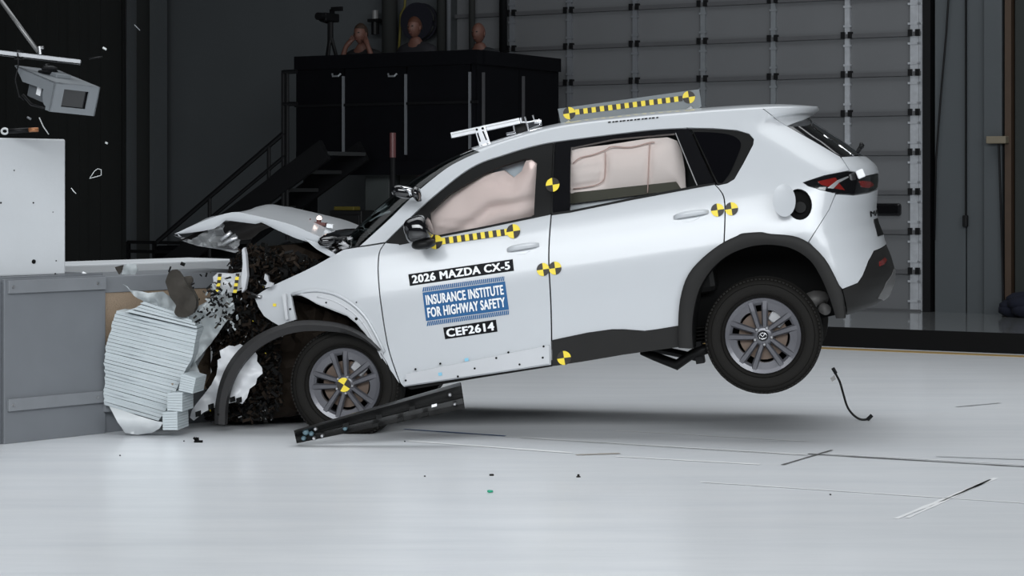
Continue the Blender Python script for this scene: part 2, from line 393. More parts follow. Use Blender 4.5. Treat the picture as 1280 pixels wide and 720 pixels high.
for a in (aW+0.1, aC-0.1):
    for b_ in (B_CORN+0.15, B_CORN+LD-0.1):
        mb = MB(); bbox(mb, a-0.06, a+0.06, b_-0.06, b_+0.06, STEP_Z if b_ > B_STEP else 0, zB-0.12); mb.build('leg', blacksteel, deck)
for u in (420, 490):
    a, z = bpix(u, 92, B_CORN-0.05)
    mb = MB(); mb.tube([bw(a-0.06, B_CORN-0.04, z), bw(a-0.04, B_CORN-0.06, z-0.03), bw(a+0.04, B_CORN-0.06, z-0.03), bw(a+0.06, B_CORN-0.04, z)], 0.012); mb.build('hook', galv, deck)
# access stair in front of the deck
bS = B_CORN-0.45
st = thing('access_stair', 'black steel stair with handrails climbing to the observation deck', 'stairs', bw(bpix(210, 340, bS)[0], bS, 0))
aT, zt = bpix(455, 186, bS); aF, zf = bpix(255, 340, bS)
slope = (zt-zf)/(aT-aF); aG = aF-(zf-0.19)/slope
for b_ in (bS, bS-0.75):
    mb = MB(); mb.bar(bw(aG, b_, 0.25), bw(aT, b_, zt-0.02), 0.05, 0.24); mb.build('stringer', blacksteel, st)
nst = int((zt-0.19)/0.19)
for i in range(nst):
    t = (i+0.7)/nst; a = aG+(aT-aG)*t; z = 0.19+(zt-0.19)*t
    mb = MB(); bbox(mb, a-0.13, a+0.13, bS-0.74, bS-0.01, z-0.02, z+0.02); mb.build('tread', mat('dark_tread_grating', (0.03, 0.032, 0.033), 0.6), st)
bR = bS-0.75
def rail(u0, v0, u1, v1, r=0.022):
    a0, z0 = bpix(u0, v0, bR); a1, z1 = bpix(u1, v1, bR)
    mb = MB(); mb.tube([bw(a0, bR, z0), bw(a1, bR, z1)], r); mb.build('handrail', blacksteel, st)
rail(197, 302, 355, 166, 0.028); rail(245, 288, 356, 195); rail(265, 284, 357, 208)
for u, v0, v1 in ((262, 246, 330), (336, 182, 262), (313, 245, 300), (354, 88, 260), (359, 88, 300)):
    a, z = bpix(u, v0, bR); z1 = bpix(u, v1, bR)[1]
    mb = MB(); mb.tube([bw(a, bR, z), bw(a, bR, z1)], 0.022); mb.build('baluster', blacksteel, st)
for v in (90, 130):
    a0, z0 = bpix(354, v, bR); a1 = bpix(371, v, bR)[0]
    mb = MB(); mb.tube([bw(a0, bR, z0), bw(a1, bR, z0)], 0.025); mb.build('handrail', blacksteel, st)
# lockers and tool chest below the deck
def locker(name, label, u0, u1, v0, b, m, depth=0.45):
    a0, z1 = bpix(u0, v0, b); a1, _ = bpix(u1, v0, b)
    t = thing(name, label, 'cabinet', bw((a0+a1)/2, b, 0.0))
    zb = STEP_Z if b > B_STEP else 0
    mb = MB(); bbox(mb, a0, a1, b, b+depth, zb, z1); mb.build('body', m, t, bevel=0.01)
    mb = MB(); bbox(mb, a0+0.02, a1-0.02, b-0.02, b, zb+0.08, z1-0.05); mb.build('door', m, t, bevel=0.005)
    mb = MB(); bbox(mb, a1-0.09, a1-0.06, b-0.04, b-0.02, (zb+z1)/2-0.06, (zb+z1)/2+0.06); mb.build('handle', blacksteel, t)
    return t
bL = B_CORN+0.25
locker('locker', 'grey-green steel locker under the observation deck', 456, 489, 197, bL, mat('grey_green_locker', (0.06, 0.068, 0.068), 0.5))
locker('locker', 'darker locker under the deck, partly behind the windscreen', 499, 542, 196, bL+0.1, mat('dark_locker', (0.016, 0.018, 0.018), 0.5))
bCh = B_CORN-0.28
tc_ = locker('tool_chest', 'black tool chest beneath the stairs behind the bonnet', 412, 452, 263, bCh, mat('black_chest', (0.004, 0.004, 0.0045), 0.5))
a, z = bpix(432, 263, bCh+0.1)
mb = MB(); bbox(mb, a-0.14, a+0.14, bCh+0.06, bCh+0.2, z, z+0.045)
tag(mb.build('yellow_case', mat('dull_yellow', (0.11, 0.09, 0.012), 0.6), bevel=0.01), 'flat yellow case on top of the black tool chest', 'case')
a, z = bpix(490, 166, bR)
sp = thing('signal_post', 'thin black post with reddish lamp head under the deck', 'post', bw(a, B_CORN-0.9, 0))
aP, zP = bpix(491, 166, B_CORN-0.9)
mb = MB(); mb.tube([bw(aP, B_CORN-0.9, 0), bw(aP, B_CORN-0.9, zP-0.25)], 0.03); mb.build('pole', blacksteel, sp)
mb = MB(); mb.tube([bw(aP, B_CORN-0.9, zP-0.27), bw(aP, B_CORN-0.9, zP)], 0.035, 12); mb.build('lamp_head', mat('dull_red_plastic', (0.13, 0.05, 0.05), 0.4), sp)
# clutter on the wall behind the deck
def pipe(label, u, r, m, b=B_WALL-0.1, v1=120, name='wall_pipe'):
    a, z = bpix(u, v1, b); mb = MB(); mb.tube([bw(a, b, z), bw(a, b, 8.0)], r, 10)
    return tag(mb.build(name, m, smooth=True), label, 'pipe', None)
pipe('thick black pipe on the wall left of the middle watcher', 487, 0.10, wall_l)
pipe('black pipe on the wall just right of the middle watcher', 552, 0.06, wall_l)
pipe('grey pipe on the wall right of the middle watcher', 561, 0.03, grey_steel)
pipe('thin dark pipe behind the right-hand watcher', 590, 0.04, wall_l)
pipe('dark pipe beside the left end of the overhead door', 629, 0.05, blacksteel)
cable('yellow_hose', 'yellow hose hanging on the wall behind the middle watcher', [(507, -20), (506, 8), (501, 18), (500, 40), (498, 70)], B_WALL-0.12, 0.016, mat('dull_yellow_hose', (0.13, 0.11, 0.015), 0.6))
a, z = bpix(524, 27, B_WALL-0.12)
hr = thing('hose_reel', 'round dark blue hose reel on the wall behind the middle watcher', 'hose reel', bw(a, B_WALL-0.12, z))
mb = MB(); mb.lathe([(0.0, -0.07), (0.24, -0.07), (0.24, -0.05), (0.15, -0.04), (0.15, 0.04), (0.24, 0.05), (0.24, 0.07), (0.0, 0.07)], bw(a, B_WALL-0.12, z), E2, 28); mb.build('reel', mat('dark_blue_reel', (0.012, 0.012, 0.02), 0.5), hr, smooth=False)
mb = MB(); mb.tube([bw(a+0.2*math.cos(t), B_WALL-0.12, z+0.2*math.sin(t)) for t in np.linspace(0, 6.0, 20)], 0.03); mb.build('hose', wall_l, hr, smooth=True)
a, z = bpix(470, 19, B_WALL-0.1)
wl = thing('wall_lamp', 'small white-topped beacon on a bracket behind the left watcher', 'lamp', bw(a, B_WALL-0.1, z))
mb = MB(); mb.tube([bw(a, B_WALL-0.12, z-0.05), bw(a, B_WALL-0.12, z+0.06)], 0.04, 12); mb.build('beacon', mat('pale_beacon', (0.2, 0.2, 0.2), 0.4), wl)
mb = MB(); bbox(mb, a-0.08, a+0.08, B_WALL-0.18, B_WALL+0.1, z-0.09, z-0.05); mb.tube([bw(a, B_WALL-0.12, z-0.25), bw(a, B_WALL-0.12, z-0.09)], 0.05, 12); mb.build('bracket', blacksteel, wl)
# camcorder on tripod
bT = B_CORN+0.45
a, zc = bpix(413, 22, bT)
tp = thing('video_camera', 'black video camera on a tripod at the left end of the observation deck', 'camera', bw(a, bT, zB))
mb = MB(); bbox(mb, a-0.06, a+0.05, bT-0.16, bT+0.12, zc-0.05, zc+0.05); mb.build('body', blacksteel, tp, bevel=0.012)
mb = MB(); mb.lathe([(0, -0.0), (0.045, 0.0), (0.05, 0.1), (0.0, 0.1)], bw(a, bT-0.26, zc), E2, 14); mb.build('lens', blacksteel, tp)
mb = MB(); bbox(mb, a+0.02, a+0.17, bT-0.02, bT+0.02, zc+0.075, zc+0.125); bbox(mb, a+0.0, a+0.05, bT-0.02, bT+0.02, zc+0.04, zc+0.1); mb.build('viewfinder', blacksteel, tp)
mb = MB(); mb.tube([bw(a-0.05, bT, zc-0.05), bw(a-0.17, bT+0.05, zc-0.02)], 0.02); mb.build('pan_handle', blacksteel, tp)
mb = MB(); mb.tube([bw(a, bT, zc-0.3), bw(a, bT, zc-0.04)], 0.035); mb.build('tripod_head', blacksteel, tp)
for da, db in ((-0.33, 0.1), (0.42, 0.05), (0.02, -0.3)):
    mb = MB(); mb.tube([bw(a, bT, zc-0.2), bw(a+da, bT+db, zB)], 0.022); mb.build('leg', blacksteel, tp)

# ------------------------------------------------------------------ people (one skinned body each, hair and shirt as children)
skin_m = mat('skin', (0.13, 0.058, 0.042), 0.6, var=0.08)
def skin_mesh(name, joints, edges, m, parent, levels=2, extra=None):
    me = bpy.data.meshes.new(name); me.from_pydata([j[0] for j in joints], edges, []); me.materials.append(m)
    o = link(name, me, parent)
    o.modifiers.new('skin', 'SKIN'); me.skin_vertices or None
    if not me.skin_vertices: me.attributes
    for i, j in enumerate(joints):
        sv = me.skin_vertices[0].data[i]; r = j[1]; sv.radius = r if isinstance(r, tuple) else (r, r)
    me.skin_vertices[0].data[0].use_root = True
    s = o.modifiers.new('sub', 'SUBSURF'); s.levels = levels; s.render_levels = levels
    o.modifiers['skin'].use_smooth_shade = True
    dg = bpy.context.evaluated_depsgraph_get()
    m2 = bpy.data.meshes.new_from_object(o.evaluated_get(dg)); o.modifiers.clear(); o.data = m2; m2.name = name
    return o
def person(label, u, v_chin, b, shirt, hair, hands_up=False, bald=False, badge=False, group='watchers on the observation deck'):
    a, zch = bpix(u, v_chin, b)
    h = zch-zB                                     # chin height over deck
    base = bw(a, b, zB)
    P = thing('person', label, 'person', base, group)
    def q(x, y, z): return base+E1*x-E2*y+Vector((0, 0, z))   # x to the right, y towards the hall
    hip = 0.60*h
    J = [(q(0, -0.05, hip), 0.15), (q(0, -0.03, hip+0.2), 0.14), (q(0, 0.02, h-0.2), (0.165, 0.11)), (q(0, 0.04, h-0.07), 0.075), (q(0, 0.05, h-0.0), 0.06)]
    E = [(0, 1), (1, 2), (2, 3), (3, 4)]
    def chain(start, pts):
        p = start
        for pt, r in pts: J.append((pt, r)); E.append((p, len(J)-1)); p = len(J)-1
        return p
    for s in (-1, 1):
        chain(0, [(q(s*0.11, -0.05, hip-0.12), 0.095), (q(s*0.12, 0.0, hip*0.5), 0.065), (q(s*0.12, -0.04, 0.08), 0.045), (q(s*0.13, 0.1, 0.035), 0.035)])
        if hands_up: arm = [(q(s*0.19, 0.02, h-0.17), 0.06), (q(s*0.27, 0.14, h-0.36), 0.042), (q(s*0.16, 0.15, h-0.06), 0.03), (q(s*0.12, 0.13, h+0.0), 0.032)]
        else: arm = [(q(s*0.2, 0.0, h-0.17), 0.062), (q(s*0.29, 0.05, h-0.44), 0.045), (q(s*0.14, 0.27, h-0.52), 0.032), (q(s*0.10, 0.32, h-0.50), 0.034)]
        e = chain(2, arm)
        hd = (arm[-1][0]-arm[-2][0]).normalized(); sd = E1
        for k in range(4):
            r0 = arm[-1][0]+sd*(k-1.5)*0.02
            ln = (0.06, 0.075, 0.07, 0.055)[k]
            chain(e, [(r0+hd*0.04, 0.009), (r0+hd*(0.04+ln*0.6)-Vector((0, 0, 0.0)), 0.008), (r0+hd*(0.04+ln)+E2*(-0.012), 0.007)])
        chain(e, [(arm[-1][0]-sd*s*0.035+hd*0.015, 0.011), (arm[-1][0]-sd*s*0.05+hd*0.045, 0.009)])
    body = skin_mesh('body', J, E, skin_m, P)
    # head: sculpted ellipsoid with face, joined into the body mesh
    hc = q(0, 0.07, h+0.095); mb = MB()
    n = 20; m_ = 15; vs = []; fs = []
    for i in range(m_):
        ph = math.pi*i/(m_-1)
        for k in range(n):
            t = 2*math.pi*k/n; x = math.sin(ph)*math.cos(t); y = math.sin(ph)*math.sin(t); z = math.cos(ph)
            w_ = 1-0.28*max(0, -z)**1.5
            p = Vector((x*0.076*w_, y*0.098*(1-0.12*max(0, -z)), z*0.122))
            if y > 0.75:
                if abs(x) < 0.16 and -0.35 < z < 0.1: p.y += 0.022*(1-abs(x)/0.16)*(0.4+(-z+0.1))
                if 0.18 < abs(x) < 0.5 and -0.02 < z < 0.2: p.y -= 0.01
                if abs(x) < 0.3 and -0.62 < z < -0.5: p.y -= 0.006
            vs.append(hc+E1*p.x-E2*p.y+Vector((0, 0, p.z)))
    for i in range(m_-1):
        for k in range(n): fs.append((i*n+k, (i+1)*n+k, (i+1)*n+(k+1) % n, i*n+(k+1) % n))
    mb.add(vs, fs)
    for s in (-1, 1): mb.ell(hc+E1*s*0.078-Vector((0, 0, 0.01)), (0.012, 0.02, 0.032), 8)
    hd_o = mb.build('head_tmp', skin_m, P, smooth=True)
    bm = bmesh.new(); bm.from_mesh(body.data); bm.from_mesh(hd_o.data); bm.to_mesh(body.data); bm.free(); bpy.data.objects.remove(hd_o)
    body.data.polygons.foreach_set('use_smooth', [True]*len(body.data.polygons))
    for s in (-1, 1):
        mb = MB(); mb.ell(hc+E1*s*0.03-E2*0.088+Vector((0, 0, 0.012)), (0.012, 0.008, 0.007), 8); mb.build('eye', black, P, smooth=True)
    mb = MB(); mb.ell(hc-E2*0.086-Vector((0, 0, 0.068)), (0.022, 0.008, 0.006), 8); mb.build('mouth', mat('lips', (0.12, 0.04, 0.035), 0.6), P, smooth=True)
    if not bald:
        vs = []; fs = []
        for i in range(8):
            ph = R_(100)*i/7
            for k in range(n):
                t = 2*math.pi*k/n; y = math.sin(t)
                ph2 = ph*(0.62 if y > 0.3 else 1.0)
                vs.append(hc+E1*0.083*math.sin(ph2)*math.cos(t)-E2*(0.104*math.sin(ph2)*y-0.004)+Vector((0, 0, 0.131*math.cos(ph2))))
        for i in range(7):
            for k in range(n): fs.append((i*n+k, (i+1)*n+k, (i+1)*n+(k+1) % n, i*n+(k+1) % n))
        MB().add(vs, fs).build('hair', hair, P, smooth=True)
    # shirt
    J2 = [(q(0, -0.05, hip-0.02), 0.165), (q(0, -0.03, hip+0.2), 0.155), (q(0, 0.02, h-0.17), (0.21, 0.145)), (q(0, 0.04, h-0.045), 0.088)]
    E2_ = [(0, 1), (1, 2), (2, 3)]
    for s in (-1, 1):
        sh = q(s*0.2, 0.01, h-0.17); el = q(s*0.27, 0.10, h-0.34) if hands_up else q(s*0.29, 0.05, h-0.44)
        J2 += [(sh, 0.075), (sh.lerp(el, 0.65 if hands_up else 1.0), 0.06)]; i = len(J2)
        E2_ += [(2, i-2), (i-2, i-1)]
        if not hands_up: J2.append((el.lerp(q(s*0.14, 0.27, h-0.52), 0.85), 0.042)); E2_.append((i-1, i))
    skin_mesh('shirt', J2, E2_, shirt, P)
    J3 = [(q(0, -0.05, hip), 0.16)]; E3 = []
    for s in (-1, 1):
        J3 += [(q(s*0.11, -0.05, hip-0.12), 0.11), (q(s*0.12, 0.0, hip*0.5), 0.08), (q(s*0.12, -0.04, 0.1), 0.065)]; i = len(J3)
        E3 += [(0, i-3), (i-3, i-2), (i-2, i-1)]
    skin_mesh('trousers', J3, E3, navy, P)
    if badge:
        mb = MB(); mb.frame_box(q(0.02, 0.34, h-0.36), E1*0.12, E2*0.05, (0, 0, 0.012)); t = mb.build('clipboard', lblwhite, None)
        tag(t, 'pale papers held on the rail by the middle watcher', 'paper')
dkshirt = mat('dark_shirt', (0.009, 0.009, 0.013), 0.8); dkshirt2 = mat('black_shirt', (0.006, 0.006, 0.007), 0.8); dkshirt3 = mat('slate_shirt', (0.014, 0.016, 0.019), 0.8)
hairb = mat('brown_hair', (0.03, 0.015, 0.008), 0.7); hairr = mat('reddish_hair', (0.07, 0.022, 0.01), 0.7)
person('person in dark top holding both hands up to their face, leftmost watcher', 455, 53, B_CORN+0.42, dkshirt2, hairb, True)
person('person with short reddish hair in dark top, standing in the middle of the deck', 522, 45, B_CORN+0.42, dkshirt, hairr, False, badge=True)
person('bald person in slate top, watcher nearest the overhead door', 602, 52, B_CORN+0.98, dkshirt3, hairb, False, bald=True)

# ------------------------------------------------------------------ crash barrier
pA = px(0, 556, 1); YA = H*F/(556-HOR); YB = H*F/(541-HOR)
A0 = px(0, 556, YA); A1 = px(132, 541.5, H*F/(541.5-HOR))
fd = (A1-A0); fd.z = 0; fd.normalize(); bn = Vector((fd.y, -fd.x, 0))          # along the face, out of the face
ZB_ = H-(347-HOR)/F*YA
bar_o = thing('barrier_base', 'grey steel-clad crash barrier base standing on the floor', 'barrier', A0)
def fbox(t0, t1, n0, n1, z0, z1):
    c = A0+fd*(t0+t1)/2-bn*(n0+n1)/2; c.z = (z0+z1)/2
    return MB().frame_box(c, fd*(t1-t0)/2, bn*(n1-n0)/2, (0, 0, (z1-z0)/2))
LW = (A1-A0).length
fbox(-3, LW, 0.03, 3.0, 0, ZB_).build('body', grey_steel, bar_o)
fbox(0.03, LW-0.0, 0.0, 0.035, 0.0, ZB_-0.012).build('face_plate', grey_steel, bar_o, bevel=0.004)
fbox(-2.9, 0.0, 0.005, 0.035, 0.0, ZB_-0.012).build('face_plate', grey_steel, bar_o, bevel=0.004)
fbox(0.05, LW-0.01, -0.022, 0.0, ZB_-0.10, ZB_-0.02).build('clamp_strip', grey_steel2, bar_o, bevel=0.003)
fbox(0.05, LW-0.01, -0.022, 0.0, 0.20, 0.275).build('clamp_strip', grey_steel2, bar_o, bevel=0.003)
fbox(LW, LW+1.35, 0.02, 0.6, ZB_-0.125, ZB_-0.02).build('mounting_beam', grey_steel2, bar_o, bevel=0.004)
honey = mat('tan_honeycomb', (0.40, 0.30, 0.215), 0.5, 0.3, bump=0.6, bscale=120)
fbox(LW+0.005, LW+0.9, 0.03, 0.5, 0.22, ZB_-0.125).build('honeycomb_core', honey, bar_o)
fbox(LW, LW+1.2, 0.02, 0.6, 0.0, 0.22).build('lower_beam', grey_steel, bar_o)
fbox(LW-0.02, LW+0.06, -0.03, 0.02, 0.14, 0.27).build('foot_bracket', grey_steel2, bar_o)
for t in (0.08, LW-0.08):
    for z in (ZB_-0.06, 0.237):
        mb = MB(); mb.lathe([(0, -0.028), (0.009, -0.028), (0.011, -0.02), (0.011, 0)], A0+fd*t+Vector((0, 0, z)), -bn, 8); mb.build('bolt', steel, bar_o)
zb0 = ZB_; tW = 0.0
# upper white block: right edge at x=82
nB = 0.12
def face_t(u, n):
    ru = (u-CU)/F; p0 = A0-bn*n
    # (p0 + fd t).x = ru*(p0+fd t).y
    return (ru*p0.y-p0.x)/(fd.x-ru*fd.y)
t82 = face_t(82, nB); Pq = A0-bn*nB+fd*t82; zW = H-(174-HOR)/F*Pq.y
wb = thing('concrete_block', 'tall white painted concrete block resting on the grey barrier base', 'concrete block', Pq)
mbk = MB(); c = A0-bn*(nB+0.9)+fd*(t82-2.0); c.z = (ZB_+zW)/2
mbk.frame_box(c, fd*2.0, bn*0.9, (0, 0, (zW-ZB_)/2)); mbk.build('block', whiteconc, wb, bevel=0.01)
for (u, v, r) in ((42, 327, 0.014), (41.5, 253.5, 0.005), (0.8, 253.5, 0.006), (17.5, 213, 0.004), (70, 326, 0.004), (69, 342, 0.004), (66, 265, 0.003)):
    t = face_t(u, nB); p = A0-bn*nB+fd*t; z = H-(v-HOR)/F*p.y; p.z = z
    mb = MB(); mb.lathe([(0, 0.004), (r, 0.004), (r*1.05, -0.01)], p, bn, 12); mb.build('bolt_hole', void, wb)
# low white block behind
n2 = 1.0
t0 = face_t(60, n2); t1 = face_t(302, n2); pm = A0-bn*n2+fd*(t0+t1)/2
zLo = H-(328-HOR)/F*pm.y
mb = MB(); c = A0-bn*(n2+0.3)+fd*(t0+t1)/2; c.z = zLo/2; mb.frame_box(c, fd*(t1-t0)/2, bn*0.3, (0, 0, zLo/2))
tag(mb.build('low_concrete_wall', whiteconc, bevel=0.01), 'low white concrete wall behind the grey barrier base', 'wall')
# low dark guard rails far behind the barrier
bG = B_STEP+0.4
g = thing('guard_rail', 'low dark guard rail far behind the barrier at left', 'railing', bw(bpix(165, 325, bG)[0], bG, STEP_Z))
for v in (302.5, 314):
    a0, z = bpix(160, v, bG); a1 = bpix(310, v, bG)[0]
    mb = MB(); bbox(mb, a0, a1, bG-0.02, bG+0.02, z-0.02, z+0.02); mb.build('rail', blacksteel, g)
for u in (160.5, 193, 240, 300):
    a, z = bpix(u, 302, bG); mb = MB(); bbox(mb, a-0.02, a+0.02, bG-0.02, bG+0.02, STEP_Z, z); mb.build('post', blacksteel, g)
a0, z0 = bpix(196, 325, bG+0.1); a1, z1 = bpix(300, 309, bG+0.1)
mb = MB(); bbox(mb, a0, a1, bG+0.08, bG+0.7, STEP_Z, z1); tag(mb.build('dark_bench', navy, bevel=0.02), 'low dark bench behind the guard rail at left', 'bench')

# ------------------------------------------------------------------ high speed camera on boom, upper left
YC = 12.3
arm = thing('camera_boom', 'aluminium boom with diagonal strut reaching in from the upper left', 'boom', px(0, 66, YC))
mb = MB(); mb.bar(px(-40, 61.5, YC-0.05), px(101, 78, YC+0.05), 0.045, 0.03); mb.build('beam', mat('dull_aluminium', (0.38, 0.39, 0.41), 0.45, 0.3), arm, bevel=0.004)
mb = MB(); mb.bar(px(-40, 64, YC-0.08), px(101, 80, YC+0.02), 0.004, 0.006); mb.build('slot', void, arm)
mb = MB(); mb.tube([px(-14, -20, YC+0.3), px(48, 65, YC+0.05)], 0.013, 10); mb.build('strut', mat('dull_grey_tube', (0.2, 0.2, 0.2), 0.4, 0.5), arm, smooth=True)
mb = MB(); mb.tube([px(50, 60, YC), px(54.5, 59.5, YC)], 0.009, 8); mb.tube([px(49, 58, YC), px(50, 68, YC)], 0.012, 8); mb.build('clamp', steel, arm)
mb = MB(); mb.lathe([(0.0, 0), (0.055, 0), (0.06, 0.01), (0.03, 0.035), (0.0, 0.035)], px(60, 88, YC), (0, 0.0, -1), 20); mb.tube([px(58, 80, YC), px(61, 90, YC)], 0.02, 10); mb.ell(px(62, 86, YC-0.03), (0.05, 0.04, 0.02), 12); mb.build('pan_head', blacksteel, arm)
mb = MB(); mb.tube([px(22, 66, YC-0.05), px(23, 80, YC-0.05), px(19, 100, YC-0.03), px(24, 120, YC-0.05), px(30, 125, YC-0.03)], 0.005, 6); mb.build('cable', blacksteel, arm, smooth=True)
mb = MB(); mb.tube([px(23.5, 63, YC), px(23.5, 74, YC)], 0.028, 10); mb.build('cable_tie', blacksteel, arm)
ch = thing('camera_housing', 'grey box-shaped high speed camera housing hanging from the boom', 'camera', px(70, 118, YC))
Lx = Vector((.66, -.68, -.25)).normalized(); Wx = Vector((.222, .22, -.02)); Wx = (Wx-Lx*Wx.dot(Lx)).normalized(); Ux = Wx.cross(Lx).normalized()
if Ux.z < 0: Ux = -Ux
hl, hw, hh = 0.215, 0.155, 0.088
hcen = px(70, 114, YC)
def hb(x0, x1, y0, y1, z0, z1, mb=None):
    mb = mb or MB(); c = hcen+Lx*(x0+x1)/2+Wx*(y0+y1)/2+Ux*(z0+z1)/2
    return mb.frame_box(c, Lx*(x1-x0)/2, Wx*(y1-y0)/2, Ux*(z1-z0)/2)
hgrey = mat('housing_grey', (0.19, 0.205, 0.22), 0.45, var=0.05)
hb(-hl*1.15, hl, -hw, hw, hh-0.008, hh).build('top_plate', hgrey, ch)
# side plate with arched cut-out
def hside(y):
    poly = [(-hl*1.15, hh), (hl, hh), (hl, -hh)]+[(hl-0.05, -hh)]
    for k in range(7):
        t = k/6*math.pi/2; poly.append((hl-0.05-0.06*math.sin(t), -hh+0.02+0.09*(1-math.cos(t))))
    poly += [(-hl*0.6, hh-0.075)]
    mb = MB(); mb.prism([hcen+Lx*x+Wx*y+Ux*z for x, z in poly], Wx*0.008); return mb
hside(-hw).build('side_plate', hgrey, ch); hside(hw-0.008).build('side_plate', hgrey, ch)
mb = MB()
hb(hl-0.01, hl, -hw, -hw*0.55, -hh, hh, mb); hb(hl-0.01, hl, hw*0.55, hw, -hh, hh, mb); hb(hl-0.01, hl, -hw*0.55, hw*0.55, hh*0.6, hh, mb); hb(hl-0.01, hl, -hw*0.55, hw*0.55, -hh, -hh*0.6, mb)
mb.build('front_frame', hgrey, ch)
mb = MB(); hb(hl-0.03, hl-0.02, -hw*0.8, hw*0.8, -hh*0.8, hh*0.8, mb); mb.build('front_window', piano, ch)
hb(-hl*0.55, hl-0.09, -hw*0.75, hw*0.4, -hh*0.75, hh*0.7).build('camera_body', mat('dark_camera', (0.10, 0.11, 0.12), 0.5), ch, bevel=0.006)
hb(-hl*0.1, hl*0.12, -hw*0.76, -hw*0.75, -hh*0.4, hh*0.15).build('white_sticker', lblwhite, ch)
mb = MB(); mb.tube([hcen+Lx*-0.15+Wx*-0.12-Ux*0.07, hcen+Lx*-0.02+Wx*-0.13-Ux*0.1, hcen+Lx*0.12+Wx*-0.1-Ux*0.09], 0.009, 6); mb.build('cable', blacksteel, ch, smooth=True)
mb = MB(); mb.frame_box(hcen+Ux*(hh+0.012)-Lx*0.02, Lx*0.07, Wx*0.05, Ux*0.012); mb.build('mount_plate', hgrey, ch, bevel=0.004)

# ================================================================== THE CAR
PSI, THE = R_(10.0), R_(9.1)
YR = F/203.0
O = px(953, 420, YR)
M3 = (Matrix.Rotation(-PSI, 3, 'Z') @ Matrix.Rotation(-THE, 3, 'Y'))
O = O - M3 @ Vector((0, 0.03, 0))
MT = M3.transposed(); CL = MT @ (Vector((0, 0, H))-O)
car = thing('crashed_car', 'white SUV crashing into a barrier with its rear wheels off the floor', 'car', O)
del car['wloc']; car.rotation_euler = M3.to_euler()
YM = 0.93
def pl(u, v, y):
    d = MT @ Vector(((u-CU)/F, 1, -(v-HOR)/F)); t = (y-CL.y)/d.y; p = CL+d*t; return p.x, p.z
def P3(u, v, y): x, z = pl(u, v, y); return Vector((x, y, z))
ytab_z = [-0.55, -0.40, -0.25, -0.05, 0.20, 0.42, 0.58, 0.72, 0.88, 1.0, 1.15, 1.30, 1.45, 1.7]
ytab_y = [0.20, 0.115, 0.075, 0.052, 0.036, 0.028, 0.030, 0.052, 0.092, 0.135, 0.205, 0.285, 0.375, 0.53]
_zz = np.linspace(-0.6, 1.75, 480); _yy = np.interp(_zz, ytab_z, ytab_y)
k_ = np.exp(-np.linspace(-2, 2, 25)**2); k_ /= k_.sum(); _yy = np.convolve(np.pad(_yy, 12, mode='edge'), k_, 'valid')
sil = [(1040, 402), (1058, 394), (1078, 387), (1102, 377), (1111, 370), (1118, 353), (1119, 338), (1114, 320), (1108, 306), (1104, 292), (1097, 276), (1095.5, 258), (1097, 240), (1099, 225), (1098, 213), (1095, 206), (1083, 196), (1070, 187), (1050, 173), (1030, 160), (1013, 149), (1013, 146.5), (1019, 142), (1024, 138), (1024, 133), (1022, 120)]
_s = sorted([(pl(u, v, YM)[1], pl(u, v, YM)[0]) for u, v in sil])
_sz = np.linspace(_s[0][0], _s[-1][0], 500); _sx = np.interp(_sz, [a for a, _ in _s], [b for _, b in _s])
k2_ = np.exp(-np.linspace(-2, 2, 7)**2); k2_ /= k2_.sum(); _sx = np.convolve(np.pad(_sx, 3, mode='edge'), k2_, 'valid')
RC = 0.44
def xr(z): return float(np.interp(z, _sz, _sx))
def Y0(x, z):
    y = float(np.interp(z, _zz, _yy))
    if x < -2.2: y += 0.10*min(1.2, (-x-2.2))**2
    return y
def s_of(x, z):
    xc = xr(z)-RC
    if x <= xc: return x
    return xc+RC*math.asin(min(1.0, (x-xc)/RC))
def surf(s, z):
    xc = xr(z)-RC
    if s <= xc: return Vector((s, Y0(s, z), z))
    a = (s-xc)/RC
    if a <= math.pi/2: return Vector((xc+RC*math.sin(a), YM-(YM-Y0(xc, z))*math.cos(a), z))
    a = math.pi-a; return Vector((xc+RC*math.sin(a), YM+(YM-Y0(xc, z))*math.cos(a), z))
def surf_n(s, z, off):
    p = surf(s, z)
    if off == 0: return p
    du = surf(s+0.004, z)-surf(s-0.004, z); dv = surf(s, z+0.004)-surf(s, z-0.004)
    n = du.cross(dv).normalized()
    if n.y > 0.3: n = -n
    return p+n*off
def p2s(u, v):
    y = 0.1
    for _ in range(14):
        x, z = pl(u, v, y); s = s_of(min(x, xr(z)), z); y = 0.5*y+0.5*min(YM, surf(s, z).y)
    x, z = pl(u, v, y); return (s_of(min(x, xr(z)), z), z)
def panel(name, m, poly, holes=(), parent=car, off=0.0, step=0.05, thick=0.02, label=None, raw=False):
    P = poly if raw else [p2s(u, v) for u, v in poly]
    Hs = [h if raw else [p2s(u, v) for u, v in h] for h in holes]
    vs, tr = tri_poly(P, Hs, step)
    v3 = [surf_n(s, z, off) for s, z in vs]
    inn = [surf_n(s, z, off-thick) for s, z in vs] if thick else None
    # orientation: outward is -y
    o = shell(v3, [t for t in tr], inn, name, m, parent)
    nv = len(o.data.vertices); nm = [Vector((0, 0, 0))]*nv
    for i, (s, z) in enumerate(vs):
        n = (surf(s+0.006, z)-surf(s-0.006, z)).cross(surf(s, z+0.006)-surf(s, z-0.006)).normalized()
        if n.y > 0.2 or (abs(n.y) <= 0.2 and n.x < 0): n = -n
        nm[i] = n
    if sum(p.area*p.normal.dot(nm[p.vertices[0]]) for p in o.data.polygons) < 0: o.data.flip_normals()
    o.data.normals_split_custom_set_from_vertices(nm)
    if label: o['label'] = label
    return o
